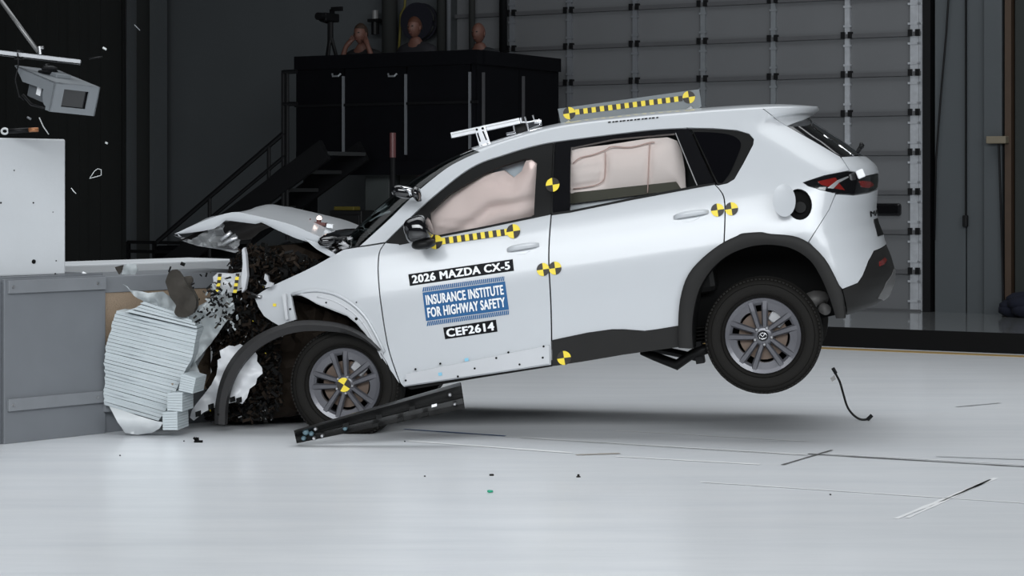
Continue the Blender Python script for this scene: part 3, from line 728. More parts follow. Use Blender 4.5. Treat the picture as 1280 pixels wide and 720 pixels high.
def smooth_poly(pts, n=3, closed=False):
    out = []
    for i in range(len(pts)-1):
        p0 = pts[max(0, i-1)]; p1 = pts[i]; p2 = pts[i+1]; p3 = pts[min(len(pts)-1, i+2)]
        for k in range(n):
            t = k/n
            out.append(tuple(0.5*((2*p1[j])+(-p0[j]+p2[j])*t+(2*p0[j]-5*p1[j]+4*p2[j]-p3[j])*t*t+(-p0[j]+3*p1[j]-3*p2[j]+p3[j])*t**3) for j in range(len(p1))))
    out.append(tuple(pts[-1])); return out
# --- outlines (photo pixels, projected onto the body-side surface)
trim_top_f = smooth_poly([(482, 303), (500, 285), (527, 259), (554, 236), (581, 215), (603, 203), (625, 195.6), (650, 187.5), (675, 181), (691, 178)])
trim_top_r = smooth_poly([(694, 177.5), (712, 175), (764, 168.4), (811, 163), (836, 161.2), (860, 160.3)])
qtr_win = smooth_poly([(864, 160.5), (892, 161), (921, 163.5), (935.5, 168), (941, 174), (940, 181), (928, 204), (917, 223), (909, 228.5), (897, 231)])
rail_up = smooth_poly([(450, 307.5), (470, 289.5), (490, 271), (508, 253), (526, 236), (557.5, 211), (580, 198.5), (600, 190), (640, 175.5), (690, 162), (730, 155.5), (760, 152), (806, 147.5), (858, 143), (905, 139.2), (953, 136), (985, 134.6), (1021, 134.5)])
front_glass = [(537, 265), (563, 241), (603, 217), (626, 207), (655, 198), (664, 198), (671, 203), (667, 271.5), (605, 283), (541, 295)]
rear_glass = [(713.5, 184), (767, 173), (843.5, 166), (857, 198), (870.6, 232), (790, 247), (712.5, 263)]
flare_o = smooth_poly([(849, 434), (848.5, 408), (850.6, 375), (860, 344), (881, 320), (904, 303), (921, 295), (928, 291.6), (951.5, 290), (960, 292), (991, 294.7), (1010, 303), (1031, 323), (1046, 350), (1054, 369), (1057.5, 394.5)])
flare_i = smooth_poly([(866, 436), (865, 408), (869, 378), (878, 353), (896.5, 329), (921, 313.6), (951.5, 306), (985, 309), (1010, 323), (1025, 344), (1037, 372), (1045, 398)])
fo_mid = [p for p in flare_o]
def flare_between(u0, u1):
    return [p for p in flare_o if u0 <= p[0] <= u1 and p[1] < 370]
dgap = smooth_poly([(689, 268), (686.5, 300), (686, 330), (688.5, 380), (689.5, 430), (689.5, 456)])
fgap = smooth_poly([(481, 304), (474.5, 314), (472.5, 330), (473, 350), (476, 380), (484, 430), (493, 460), (500, 479)])
rgap = smooth_poly([(894, 231), (903, 242), (906, 255), (906, 280), (905, 303)])
def sh(pts, d): return [(u+d, v) for u, v in pts]
# front door
handle_f = (655, 309); handle_r = (865, 268)
fd_poly = sh(fgap, 1.0)+[(505, 483.5), (600, 469.5), (689, 456)]+sh(dgap[::-1], -0.8)+[(605, 285.5), (541, 298), (500, 305.5)]
fdoor = panel('front_door', paint, fd_poly[::1], label='white front door with stickers')
panel('door_lower_strip', paint2, [(508, 467), (560, 456.5), (687, 431), (687.5, 454), (600, 467.5), (506, 481.5)], parent=fdoor, off=0.018, label='bare lower door strip with bolt holes')
for u, v in ((520, 461), (551, 454), (594, 460), (621, 447), (650, 455), (680, 430.5+2), (679, 446.5), (508, 475), (573, 470), (636, 440)):
    s, z = p2s(u, v); mb = MB(); c = surf_n(s, z, 0.0205); mb.lathe([(0, 0), (0.007, 0), (0.007, 0.006)], c, (0, 1, 0), 8); mb.build('bolt_hole', void, fdoor)
tape = mat('pale_blue_tape', (0.25, 0.55, 0.72), 0.6)
for u, v in ((551, 467), (584, 449)):
    s, z = p2s(u, v); mb = MB(); c = surf_n(s, z, 0.0205); mb.frame_box(c, (0.012, 0, 0), (0, 0.001, 0), (0, 0, 0.01)); mb.build('tape_mark', tape, fdoor)
panel('window_frame', trimblk, trim_top_f+[(688.5, 267), (605, 284), (541, 297), (500, 304.5)], [front_glass], parent=fdoor, off=-0.006, label='black front window frame')
fpane = panel('window_pane', winglass, front_glass, parent=fdoor, off=-0.018, thick=0)
panel('belt_trim', trimblk, [(498, 304), (541, 295.6), (605, 283.3), (688, 266), (688, 268.5), (605, 285.8), (541, 298.2), (499, 306.5)], parent=fdoor, off=0.006)
# rear door
rd_poly = sh(dgap, 1.0)[:-1]+[(690.5, 425), (735, 415.6), (765, 411.5), (780, 411.5), (806, 413.4), (821, 411.5), (848.5, 407)]+[p for p in flare_o if 848 <= p[0] <= 904.2 and p[1] < 407]+sh(rgap[::-1], -0.8)+[(871, 234.5), (790, 250), (712.5, 266)]
rdoor = panel('rear_door', paint, rd_poly)
panel('window_frame', piano, trim_top_r+[(863, 163), (878, 197), (893.5, 230), (871, 233.5), (790, 249), (712.5, 265), (690, 268.5)], [rear_glass], parent=rdoor, off=-0.006, label='glossy black rear window frame and door pillar')
panel('window_pane', winglass, rear_glass, parent=rdoor, off=-0.018, thick=0)
panel('belt_trim', trimblk, [(690, 266.5), (712.5, 263.5), (790, 247.5), (871, 232.3), (894, 228.8), (894, 231), (871, 235), (790, 250.2), (712.5, 266), (690, 269.2)], parent=rdoor, off=0.006)
panel('pillar_strip', mat('grey_pillar_strip', (0.25, 0.25, 0.25), 0.3), [(844, 166.5), (845, 166.3), (872, 231.5), (870.8, 232)], parent=rdoor, off=0.004, thick=0.006, step=0.03)
panel('door_gap_strip', trimblk, [(692, 178), (693.5, 178), (690.5, 267), (689, 267)], parent=rdoor, off=0.0, thick=0.01, step=0.03)
# quarter panel
fuel_c = (999, 255.5)
fuel_hole = [(fuel_c[0]+16*math.cos(t)+1*math.sin(t), fuel_c[1]+19.5*math.sin(t)) for t in np.linspace(0, 2*math.pi, 25)[:-1]]
q_poly = sh(rgap[::-1], 0.8)+[(897, 232), (909, 229.5), (918, 224), (929.5, 204), (941.5, 181), (942.5, 174), (936.5, 167), (921, 162.4), (892, 160), (858, 159.3), (858, 143), (905, 139.2), (953, 136), (968, 148), (983, 157.5), (1016, 176), (1050, 196), (1061, 213), (1030, 219), (1003, 228), (1010, 232.8), (1025, 237.5), (1044, 242), (1036, 262), (1022, 284), (1010, 302.5)]+[p for p in flare_o[::-1] if 905.5 < p[0] < 1009]
quarter = panel('rear_quarter_panel', paint, q_poly, [fuel_hole])
mb = MB(); s, z = p2s(*fuel_c); c = surf_n(s, z, 0)
panel('fuel_recess', void, [(u, v) for u, v in fuel_hole], off=-0.05, thick=0.0, parent=quarter)
lp = [p2s(u, v) for u, v in fuel_hole]; mb = MB(); nfl = len(lp)
mb.add([surf_n(s, z, 0.001) for s, z in lp]+[surf_n(s, z, -0.05) for s, z in lp], [(i, (i+1) % nfl, nfl+(i+1) % nfl, nfl+i) for i in range(nfl)]); mb.build('fuel_recess_wall', trimblk, quarter, smooth=True)
s, z = p2s(1000, 257); mb = MB(); mb.lathe([(0, -0.03), (0.035, -0.03), (0.037, -0.012), (0.037, 0.0)], surf_n(s, z, -0.045), (0, 1, 0), 20); mb.build('fuel_cap', trimblk, quarter)
panel('quarter_window_frame', trimblk, qtr_win, parent=quarter, off=-0.004)
panel('quarter_window_pane', darkglass, smooth_poly([(867, 165), (890, 165.5), (910, 168), (921, 172.5), (926, 179), (924, 189), (915, 211), (907, 224), (897.5, 228), (883, 198), (867, 165)], 2)[:-1], parent=quarter, off=0.001, thick=0.004)
# fuel door, swung open
fdo = [(0.068*math.cos(t), 0.100*math.sin(t)) for t in np.linspace(0, 2*math.pi, 33)[:-1]]
cx, cz = pl(980.5, 250.5, 0.0); mb = MB()
tl = R_(-6)
front = [Vector((cx+x*math.cos(tl)-zz*math.sin(tl), -0.035+0.5*x, cz+x*math.sin(tl)+zz*math.cos(tl))) for x, zz in fdo]
cen = Vector((cx, -0.045, cz)); n = len(front)
mb.add([cen]+front+[p+Vector((0, 0.012, 0)) for p in front], [(0, 1+i, 1+(i+1) % n) for i in range(n)]+[(1+i, 1+(i+1) % n, 1+n+(i+1) % n, 1+n+i) for i in range(n)]+[tuple(range(1+n, 1+2*n))])
mb.build('fuel_door', paint, quarter, angle=40)
# roof side / pillar
rs_poly = rail_up[:-6]+[(858, 143.0), (858, 159.3)]+[(p[0], p[1]-0.8) for p in trim_top_r[::-1] if p[0] < 857]+[(p[0]-0.3, p[1]-0.8) for p in trim_top_f[::-1]]+[(474, 309), (462, 309)]
rs_poly = [p for p in rail_up if p[0] < 857]+[(858, 143.0), (858, 159.3)]+[(p[0], p[1]-0.8) for p in trim_top_r[::-1] if p[0] < 857]+[(p[0]-0.3, p[1]-0.8) for p in trim_top_f[::-1]]
panel('roof_side_frame', paint, rs_poly, step=0.04)
# fender
fen_poly = [(480, 304.5), (462, 307.5), (450, 309), (430, 312), (420, 317.5), (396, 331), (378, 340), (342, 356.5), (330, 363), (318, 371), (323, 384), (330, 395), (340, 402), (349, 407), (358, 403), (370, 399.5), (366, 382), (363.5, 368), (376, 369.5), (384, 373), (396, 380), (415, 387.5), (434, 395), (446, 405), (460, 421), (470, 436), (482, 454), (492, 468), (499, 479)]+sh(fgap[::-1], -0.6)[1:-1]
fender = panel('front_fender', paint, fen_poly, step=0.04)
lip_o = smooth_poly([(384, 362), (400, 361.5), (420, 366), (440, 377), (456, 392), (468, 412), (481, 438)])
lip_i = smooth_poly([(382, 371), (397, 379), (416, 386), (435, 394), (449, 406), (462, 423), (474, 440)])
panel('arch_lip', paint2, [(374, 367)]+[(u-1, v+5) for u, v in lip_o]+lip_i[::-1], parent=fender, off=0.010, step=0.03)
mb = MB(); mb.tube([surf_n(*p2s(u-0.5, v+2), 0.004) for u, v in [(366, 366)]+lip_o], 0.011, 8); mb.build('arch_bead', paint, fender, smooth=True)
mb = MB(); mb.tube([surf_n(*p2s(u-3, v+10), 0.008) for u, v in lip_o[3:]], 0.006, 8); mb.build('arch_bead', paint2, fender, smooth=True)
for u, v, r in ((408.5, 378.5, 0.006), (434, 385.5, 0.006), (446, 398.5, 0.010), (454, 403.5, 0.006), (363.5, 386.5, 0.006), (446, 378, 0.004)):
    s, z = p2s(u, v); mb = MB(); mb.lathe([(0, 0), (r, 0), (r, 0.008)], surf_n(s, z, 0.012), (0, 1, 0), 10); mb.build('bolt_hole', void, fender)
mb = MB(); mb.prism([P3(u, v, 0.06) for u, v in ((352.5, 368), (357, 367), (360, 399), (357, 400))], (0, 0.02, 0)); mb.build('fender_fold', paint2, fender)
tw = smooth_poly([(350, 377), (353.5, 366.5), (358, 366)], 3)
# rear bumper / tailgate
lamp = [(1004, 228.3), (1016, 224), (1030, 220), (1046, 216.5), (1061, 214), (1068, 215.5), (1080, 221), (1097, 217), (1105, 217), (1105, 232), (1094, 236.5), (1085, 240), (1067, 243), (1045, 241.2), (1026, 237), (1010, 232)]
panel('tailgate_lip', paint, [(1052, 196.5), (1070, 195.5), (1100, 194), (1106, 208), (1105, 217), (1097, 216.5), (1080, 220), (1070, 215), (1062.5, 213), (1057, 204)], step=0.035)
panel('rear_bumper_cover', paint, [(1045, 243), (1067, 244.5), (1086, 241.5), (1096, 237.5), (1106, 235), (1110, 262), (1114, 285), (1118, 304), (1107, 305.5), (1092, 313.5), (1085.3, 326), (1078, 344.5), (1072, 353.5), (1053, 361)]+[p for p in flare_o[::-1] if p[0] > 1011 and p[1] < 360]+[(1011.5, 302.5), (1023, 284), (1037, 262)], step=0.035)
panel('rear_bumper', cladding, [(1053.5, 362), (1072, 354.5), (1078.5, 345.5), (1086, 327), (1092.5, 314.5), (1107, 306.5), (1118, 305), (1130, 330), (1130, 355), (1121, 372), (1101.7, 376.7), (1078, 387.5), (1058, 394)], step=0.035, label='black plastic rear bumper')
panel('bumper_lower_insert', mat('grey_skid', (0.09, 0.09, 0.09), 0.5), [(1097, 373), (1108, 352), (1117, 336), (1130, 336), (1130, 352), (1118, 366), (1104, 375.5)], off=0.004, step=0.03)
panel('bumper_reflector', redlens, [(1099, 327), (1105, 322), (1108, 325), (1104, 331), (1099, 333)], off=0.006, step=0.02, thick=0.008)
panel('tail_lamp', piano, lamp, off=-0.002, step=0.025, label='glossy black tail lamp')
panel('tail_lamp_lens', redlens, [(1022, 227), (1044, 222), (1050, 231), (1056, 238), (1040, 235), (1026, 231)], off=0.004, step=0.02, thick=0.006)
panel('tail_lamp_lens', redlens, [(1074, 226), (1088, 227), (1092, 231), (1086, 235), (1077, 234)], off=0.004, step=0.02, thick=0.006)
panel('tail_lamp_strip', silver, [(1034, 235), (1046, 225.5), (1059, 220.5), (1060, 222), (1048, 228.5), (1041, 236)], off=0.007, step=0.02, thick=0.006)
mb = MB(); s, z = p2s(1070.5, 218.5); c = surf_n(s, z, 0.03)
mb.frame_box(c, (0.024, 0, 0.006), (0, 0.02, 0), (-0.006, 0, 0.026)); mb.build('lamp_white_block', lblwhite, car, bevel=0.008)  # small white block on the upper edge of the tail lamp
panel('rear_pillar_garnish', piano, [(984, 157.8), (1000, 151), (1012, 146.5), (1014, 158), (1030, 169), (1052, 182.5), (1069, 195), (1052, 195.8), (1018, 176.4)], off=0.0, step=0.035)
panel('rear_window', darkglass, [(1013, 147), (1020, 148), (1050, 165), (1082, 186), (1092, 194), (1070, 194.8), (1053, 182), (1031, 168.5), (1015, 158)], off=-0.002, step=0.03)
panel('rear_window_glint', chrome, [(1014.2, 157), (1016, 157.5), (1036, 171), (1056, 183), (1072, 194), (1066, 194), (1050, 182), (1030, 169)], off=0.003, thick=0.004, step=0.02)  # chrome strip stands in for the highlight along the glass edge
# far half of the body (mirror of the near side)
def mirror_parts(names, newname, m):
    vs = []; fs = []
    for nm in names:
        me = bpy.data.objects[nm].data; b = len(vs)
        vs += [(v.co.x, 2*YM-v.co.y, v.co.z) for v in me.vertices]; fs += [tuple(reversed([i+b for i in p.vertices])) for p in me.polygons]
    me = bpy.data.meshes.new(newname); me.from_pydata(vs, [], fs); me.materials.append(m); me.polygons.foreach_set('use_smooth', [True]*len(fs)); me.update()
    return link(newname, me, car)
mirror_parts(['front_door', 'rear_door', 'rear_quarter_panel', 'roof_side_frame', 'tailgate_lip', 'rear_bumper_cover', 'front_fender'], 'far_side_body', paint)
mirror_parts(['window_frame', 'window_frame.001', 'quarter_window_frame', 'quarter_window_pane', 'rear_bumper', 'tail_lamp', 'rear_window', 'rear_pillar_garnish'], 'far_side_trim', trimblk)
# roof and windscreen lofts
def loft(name, A, B, m, n=10, yB=YM, parent=car, offs=0.0):
    # A pixels on the body-side surface, B pixels on the centre plane
    k = len(A); vs = []; fs = []
    for i in range(k):
        s, z = p2s(*A[i]); pa = surf(s, z); bx, bz = pl(*B[i], yB)
        row = []
        for j in range(n+1):
            a = j/n*math.pi/2
            row.append(Vector((pa.x+(bx-pa.x)*math.sin(a), yB-(yB-pa.y)*math.cos(a), pa.z+(bz-pa.z)*math.sin(a)+offs)))
        row += [Vector((p.x, 2*yB-p.y, p.z)) for p in row[-2::-1]]
        vs += row
    w_ = 2*n+1
    for i in range(k-1):
        for j in range(w_-1): fs.append((i*w_+j, i*w_+j+1, (i+1)*w_+j+1, (i+1)*w_+j))
    return MB().add(vs, fs).build(name, m, parent, smooth=True)
def resamp(pts, n):
    d = [0]
    for a, b in zip(pts[:-1], pts[1:]): d.append(d[-1]+math.hypot(b[0]-a[0], b[1]-a[1]))
    t = np.linspace(0, d[-1], n); return list(zip(np.interp(t, d, [p[0] for p in pts]), np.interp(t, d, [p[1] for p in pts])))
ws_A = resamp([p for p in rail_up if p[0] <= 606], 16)
ws_B = resamp(smooth_poly([(437, 306), (455, 285), (478, 262), (500, 243), (530, 220), (560, 203), (590, 188), (604, 182.5)]), 16)
loft('windscreen', ws_A, ws_B, wsglass)
rf_A = resamp([p for p in rail_up if p[0] >= 599], 28)
rf_B = resamp(smooth_poly([(597, 184.5), (640, 171.5), (690, 157.5), (730, 150.5), (770, 146), (810, 141.5), (860, 137.5), (905, 134), (953, 131.5), (985, 131.3), (1023.5, 133.6)]), 28)
loft('roof', rf_A, rf_B, paint, 12)
# spoiler
panel('roof_spoiler', paint, [(954.5, 136), (985, 134.8), (1030, 134.5), (1030, 139), (1020, 143), (1012.5, 146.3), (998, 151.8), (984, 157), (969, 147.8)], step=0.025)
mb = MB(); mb.tube([P3(1072, 190, 0.6), P3(1077, 182, 0.62), P3(1079, 180, 0.62)], 0.014, 8); mb.ell(P3(1077, 182, 0.6), (0.016, 0.03, 0.022), 10); mb.build('rear_wiper_pivot', blacksteel, car, smooth=True)
# rear lettering and plate
# (text helper)
def text_mesh(txt, size, bold=0.0, cond=1.0, spacing=1.0):
    cu = bpy.data.curves.new('txt', 'FONT'); cu.body = txt; cu.size = size; cu.align_x = 'CENTER'; cu.align_y = 'CENTER'; cu.space_character = spacing
    cu.resolution_u = 3
    o = bpy.data.objects.new('txt', cu); col.objects.link(o); dg = bpy.context.evaluated_depsgraph_get(); dg.update()
    me = bpy.data.meshes.new_from_object(o.evaluated_get(dg)); bpy.data.objects.remove(o)
    v0 = [(v.co.x*cond, v.co.y) for v in me.vertices]; f0 = [tuple(p.vertices) for p in me.polygons]; vs = []; fs = []
    for dx, dy in ((0, 0), (1, 0), (-1, 0), (0, .6), (0, -.6), (.7, .5), (-.7, .5), (.7, -.5), (-.7, -.5)):
        b = len(vs); vs += [(x+dx*bold, y+dy*bold) for x, y in v0]; fs += [tuple(i+b for i in f) for f in f0]
    return vs, fs
def fit(vs, wd, ht):
    xs = [a for a, _ in vs]; ys = [b for _, b in vs]; cx = (max(xs)+min(xs))/2; cy = (max(ys)+min(ys))/2
    kx = wd/(max(xs)-min(xs)); ky = ht/(max(ys)-min(ys)); return [((a-cx)*kx, (b-cy)*ky) for a, b in vs]
def surf_text(name, txt, s0, z0, wd, ht, m, parent, bold=0.0015, off=0.006, rot=0.0, spacing=1.0):
    vs, fs = text_mesh(txt, 0.1, bold, spacing=spacing); vs = fit(vs, wd, ht); c, sn = math.cos(rot), math.sin(rot)
    me = bpy.data.meshes.new(name); me.from_pydata([surf_n(s0+x*c-y*sn, z0+x*sn+y*c, off+(i//max(1, len(vs)//9))*0.0003) for i, (x, y) in enumerate(vs)], [], fs); me.materials.append(m); me.update()
    return link(name, me, parent)
zq = pl(1092, 266, YM)[1]; sMid = xr(zq)-RC+RC*math.pi/2
surf_text('rear_lettering', 'MAZDA', sMid, zq, 0.40, 0.036, darkglass, car, off=0.004)
zq = pl(1098, 282, YM)[1]; sMid = xr(zq)-RC+RC*math.pi/2
panel('plate_recess', trimblk, [(sMid-0.17, zq-0.06), (sMid-0.02, zq-0.06), (sMid-0.02, zq+0.05), (sMid-0.15, zq+0.05)], raw=True, off=0.004, thick=0.01)
# side sticker labels
def px_rect(c, ex, ey):
    return [(c[0]+i*ex[0]+j*ey[0], c[1]+i*ex[1]+j*ey[1]) for i, j in ((-1, -1), (1, -1), (1, 1), (-1, 1))]
def quad_text(name, txt, quad, m, parent, off, bold=0.004, mx=0.04, my=0.14, spacing=1.0):
    # quad px: TL, TR, BR, BL
    Q = [p2s(*q) for q in quad]; vs, fs = text_mesh(txt, 0.1, bold, spacing=spacing); vs = fit(vs, 1-2*mx, 1-2*my)
    out = []; nc = max(1, len(vs)//9)
    for i, (x, y) in enumerate(vs):
        u = x+0.5; v = 0.5-y
        s = (1-v)*((1-u)*Q[0][0]+u*Q[1][0])+v*((1-u)*Q[3][0]+u*Q[2][0]); z = (1-v)*((1-u)*Q[0][1]+u*Q[1][1])+v*((1-u)*Q[3][1]+u*Q[2][1])
        out.append(surf_n(s, z, off+(i//nc)*0.0004))
    me = bpy.data.meshes.new(name); me.from_pydata(out, [], fs); me.materials.append(m); me.update(); return link(name, me, parent)
q1 = [(510.5, 343), (641, 324), (642.5, 338.5), (512.5, 357.5)]
panel('model_sticker', lblblack, q1, parent=fdoor, off=0.003, thick=0.003, step=0.06)
quad_text('model_lettering', '2026 MAZDA CX-5', q1, lblwhite, fdoor, 0.008, 0.0046, 0.03, 0.15, 1.08)
def lerpq(Q, u, v):
    return tuple((1-v)*((1-u)*Q[0][j]+u*Q[1][j])+v*((1-u)*Q[3][j]+u*Q[2][j]) for j in (0, 1))
qb = [(527.5, 359.5), (630.5, 345.5), (637, 393), (533.5, 407.5)]
qi = [lerpq(qb, 0, 0.13), lerpq(qb, 1, 0.13), lerpq(qb, 1, 0.87), lerpq(qb, 0, 0.87)]
panel('institute_sticker', lblblue, qi, parent=fdoor, off=0.003, thick=0.003, step=0.06)
quad_text('institute_lettering', 'INSURANCE INSTITUTE', [lerpq(qi, 0.03, 0.06), lerpq(qi, 0.97, 0.06), lerpq(qi, 0.97, 0.5), lerpq(qi, 0.03, 0.5)], lblwhite, fdoor, 0.008, 0.0042, 0.0, 0.10, 1.06)
quad_text('institute_lettering', 'FOR HIGHWAY SAFETY', [lerpq(qi, 0.03, 0.5), lerpq(qi, 0.97, 0.5), lerpq(qi, 0.97, 0.94), lerpq(qi, 0.03, 0.94)], lblwhite, fdoor, 0.008, 0.0042, 0.0, 0.10, 1.06)
for v0, v1 in ((0.0, 0.11), (0.89, 1.0)):
    mb = MB(); nst = 40
    for i in range(nst):
        u = i/nst; qq = [lerpq(qb, min(1, u+0.018), v0), lerpq(qb, min(1, u+0.034), v0), lerpq(qb, min(1, u+0.016), v1), lerpq(qb, u, v1)]
        mb.add([surf_n(*p2s(*p), 0.004) for p in qq], [(0, 1, 2, 3)])
    mb.build('hatched_border', lblblue, fdoor)
q3 = [(554, 409.5), (620, 399.5), (622, 414.5), (556.5, 424)]
panel('test_code_sticker', lblblack, q3, parent=fdoor, off=0.003, thick=0.003, step=0.06)
quad_text('test_code_lettering', 'CEF2614', q3, lblwhite, fdoor, 0.008, 0.0046, 0.045, 0.15, 1.08)
# round targets
def target(u, v, r_px, parent, off=0.006, flip=0, name='checker_target', c3=None, yv=None, rot=0.0):
    mb = MB(); n = 24
    if c3 is None: s0, z0 = p2s(u, v); r = r_px/203.0
    pts = []
    def pt(x, z):
        if c3 is not None: return Vector((c3[0]+x, c3[1], c3[2]+z))
        return surf_n(s0+x, z0+z, off)
    if c3 is not None: r = r_px/203.0
    for qd in range(4):
        mb.cur = (qd+flip) % 2
        arc = [(r*math.cos(rot+math.pi/2*qd+math.pi/2*k/6), r*math.sin(rot+math.pi/2*qd+math.pi/2*k/6)) for k in range(7)]
        mb.add([pt(0, 0)]+[pt(*a) for a in arc], [(0, i, i+1) for i in range(1, 7)])
    return mb.build(name, [yellow, black], parent)
target(691, 231.5, 9, rdoor, 0.006, 1); target(679, 337, 8.3, fdoor, 0.006, 0); target(694, 335.3, 8.3, rdoor, 0.006, 0)
target(897, 262.8, 8.3, rdoor, 0.006, 0); target(914.5, 261.3, 8.3, quarter, 0.006, 0)
target(545, 303, 9, fdoor, 0.009, 0); target(642, 289.5, 9, fdoor, 0.009, 0)
def strip(parent, p0, p1, hpx, n, off):
    mb = MB(); d = Vector((p1[0]-p0[0], p1[1]-p0[1])); nn = Vector((-d.y, d.x)).normalized()*hpx
    for i in range(n):
        mb.cur = i % 2
        a = Vector(p0)+d*i/n; b = Vector(p0)+d*(i+1)/n
        mb.add([surf_n(*p2s(*(a-nn)), off), surf_n(*p2s(*(b-nn)), off), surf_n(*p2s(*(b+nn)), off), surf_n(*p2s(*(a+nn)), off)], [(0, 1, 2, 3)])
    mb.build('checker_strip', [yellow, black], parent)
strip(fdoor, (552, 302), (636, 290), 4.0, 17, 0.008)
mb = MB()
for i in range(3): a = i
# small strips by fender
panel('mini_target', yellow, [(341.5, 379.5), (345.5, 379.5), (345.5, 383), (341.5, 383)], parent=fender, off=0.004, thick=0.003)
# handles
def handle(parent, cx, cy, wpx, tilt):
    pts = []
    for k in range(9):
        t = k/8*2-1; s, z = p2s(cx+t*wpx, cy-t*wpx*tilt); bow = 0.032*(1-t**4)
        pts.append(surf_n(s, z, bow))
    mb = MB(); vs = []; fs = []
    for i, p in enumerate(pts):
        t = i/8*2-1; hh_ = 0.019*(1-0.35*abs(t)**3); 
        for k in range(10):
            a = 2*math.pi*k/10; vs.append(p+Vector((0, 0.010*math.sin(a), hh_*math.cos(a))))
    for i in range(8):
        for k in range(10): fs.append((i*10+k, i*10+(k+1) % 10, (i+1)*10+(k+1) % 10, (i+1)*10+k))
    fs += [tuple(range(10)), tuple(range(80, 90))]
    mb.add(vs, fs).build('door_handle', paint, parent, smooth=True)
    cup = [(cx+wpx*0.62*math.cos(t)-wpx*0.05, cy+8.5*math.sin(t)-wpx*0.62*math.cos(t)*tilt) for t in np.linspace(0, 2*math.pi, 21)[:-1]]
    panel('handle_cup', paint, cup, parent=parent, off=0.003, thick=0.003, step=0.03)
handle(fdoor, 654, 309.5, 20, 0.17); handle(rdoor, 864, 268.5, 22, 0.17)
# mirror
mc = P3(523, 287, -0.06)
mb = MB(); mb.ell(mc, (0.085, 0.12, 0.088), 20, Matrix.Rotation(R_(-8), 3, 'Y'), 0.7); mr = mb.build('side_mirror', piano, fdoor, smooth=True, ); mr['label'] = 'glossy black left side mirror'
mb = MB(); mb.ell(mc+Vector((0.02, 0.0, -0.095)), (0.075, 0.10, 0.032), 16, None, 0.8); mb.tube([mc+Vector((0.03, 0.02, -0.1)), mc+Vector((0.02, 0.2, -0.09))], 0.03, 10); mb.build('mirror_base', trimblk, fdoor, smooth=True)
# glossy black pod by the windscreen edge
pc_ = P3(508, 239, 0.02)
pod = MB(); pod.ell(pc_+Vector((-0.02, 0, 0)), (0.075, 0.05, 0.042), 18, Matrix.Rotation(R_(18), 3, 'Y'), 0.75); po = pod.build('camera_pod', piano, car, smooth=True); po['label'] = 'glossy black pod on the windscreen edge'
mb = MB(); mb.tube([P3(501, 233, -0.04), P3(512, 238, -0.045), P3(514, 245, -0.045)], [0.008, 0.018, 0.01], 8); mb.build('pod_chrome_trim', chrome, car, smooth=True)
mb = MB(); mb.ell(P3(521, 242, 0.01), (0.028, 0.06, 0.05), 16); mb.build('pod_lens_ring', piano, car, smooth=True)
mb = MB(); mb.bar(P3(516, 240, 0.05), P3(524, 250, 0.2), 0.03, 0.02); mb.build('pod_bracket', trimblk, car)
# sill, flares
panel('sill_cladding', cladding, [(690.5, 425.5), (735, 416.2), (765, 412.2), (780, 412.2), (806, 414), (821, 412.2), (849, 407.6), (849.5, 433.5), (816, 438), (780, 443), (739, 450), (701, 456), (690.5, 457.5)], off=0.012, thick=0.05, label='black plastic sill cladding')
target(705.5, 447, 9, car, 0.016, 0)
def flare(name, o_, i_, m, y_out, depth, parent=car):
    n = min(len(o_), len(i_)); A = resamp(o_, 44); B = resamp(i_, 44); vs = []; fs = []
    for a, b in zip(A, B):
        s, z = p2s(*a); pa = surf(s, z); pb = P3(b[0], b[1], y_out)
        pa2 = Vector((pa.x, y_out-0.004, pa.z)); pm = pa2.lerp(pb, 0.12)+Vector((0, -0.008, 0)); pm2 = pa2.lerp(pb, 0.8)+Vector((0, -0.008, 0))
        vs += [pa+Vector((0, 0.01, 0)), pa2, pm, pm2, pb, pb+Vector((0, depth, 0))]
    for k in range(43):
        for j in range(5): fs.append((k*6+j, k*6+j+1, (k+1)*6+j+1, (k+1)*6+j))
    return MB().add(vs, fs).build(name, m, parent, angle=50)
fr_ = flare('wheel_arch_flare', flare_o, flare_i, cladding, 0.0, 0.06)
fr_['label'] = 'black rear wheel arch cladding'
# dark wheel housing
def housing(name, inner, y0, y1, parent=car):
    A = resamp(inner, 30); vs = []; fs = []
    for a in A:
        p = P3(a[0], a[1], y0); vs += [p, Vector((p.x, y1, p.z))]
    for k in range(29): fs.append((2*k, 2*k+1, 2*k+3, 2*k+2))
    fs.append(tuple(2*k+1 for k in range(30)))
    return MB().add(vs, fs).build(name, void, parent)
housing('wheel_housing', flare_i, 0.05, 0.42)
# underbody and cabin
def lbox(x0, x1, y0, y1, z0, z1, mb=None): return (mb or MB()).box(x0, x1, y0, y1, z0, z1)
xs0, zs0 = pl(700, 450, 0.12); xs1, zs1 = pl(845, 428, 0.12)
lbox(-2.0, -0.45, 0.22, 1.64, zs0+0.12, zs0+0.26).build('floor_pan', void, car)
panel('sill_underside', trimblk, [(500, 481), (600, 467), (689.5, 454), (689.5, 459), (600, 473), (512, 488)], off=-0.03, thick=0.12)
lbox(-0.5, 0.62, 0.45, 1.41, 0.08, 0.42).build('rear_floor', void, car)
mb = MB(); mb.box(-1.75, -1.35, 0.45, 0.85, 0.18, 0.4); mb.frame_box((-1.35, 0.65, 0.75), (0.07, 0, 0.02), (0, 0.24, 0), (0.08, 0, 0.42)); mb.frame_box((-1.25, 0.65, 1.2), (0.05, 0, 0), (0, 0.13, 0), (0, 0, 0.09)); mb.build('front_seat', trimblk, car, bevel=0.04)
mb = MB(); mb.box(-0.75, -0.25, 0.3, 1.56, 0.3, 0.55); mb.frame_box((-0.2, 0.93, 0.85), (0.07, 0, 0.02), (0, 0.63, 0), (0.08, 0, 0.36)); mb.build('rear_seat', trimblk, car, bevel=0.04)
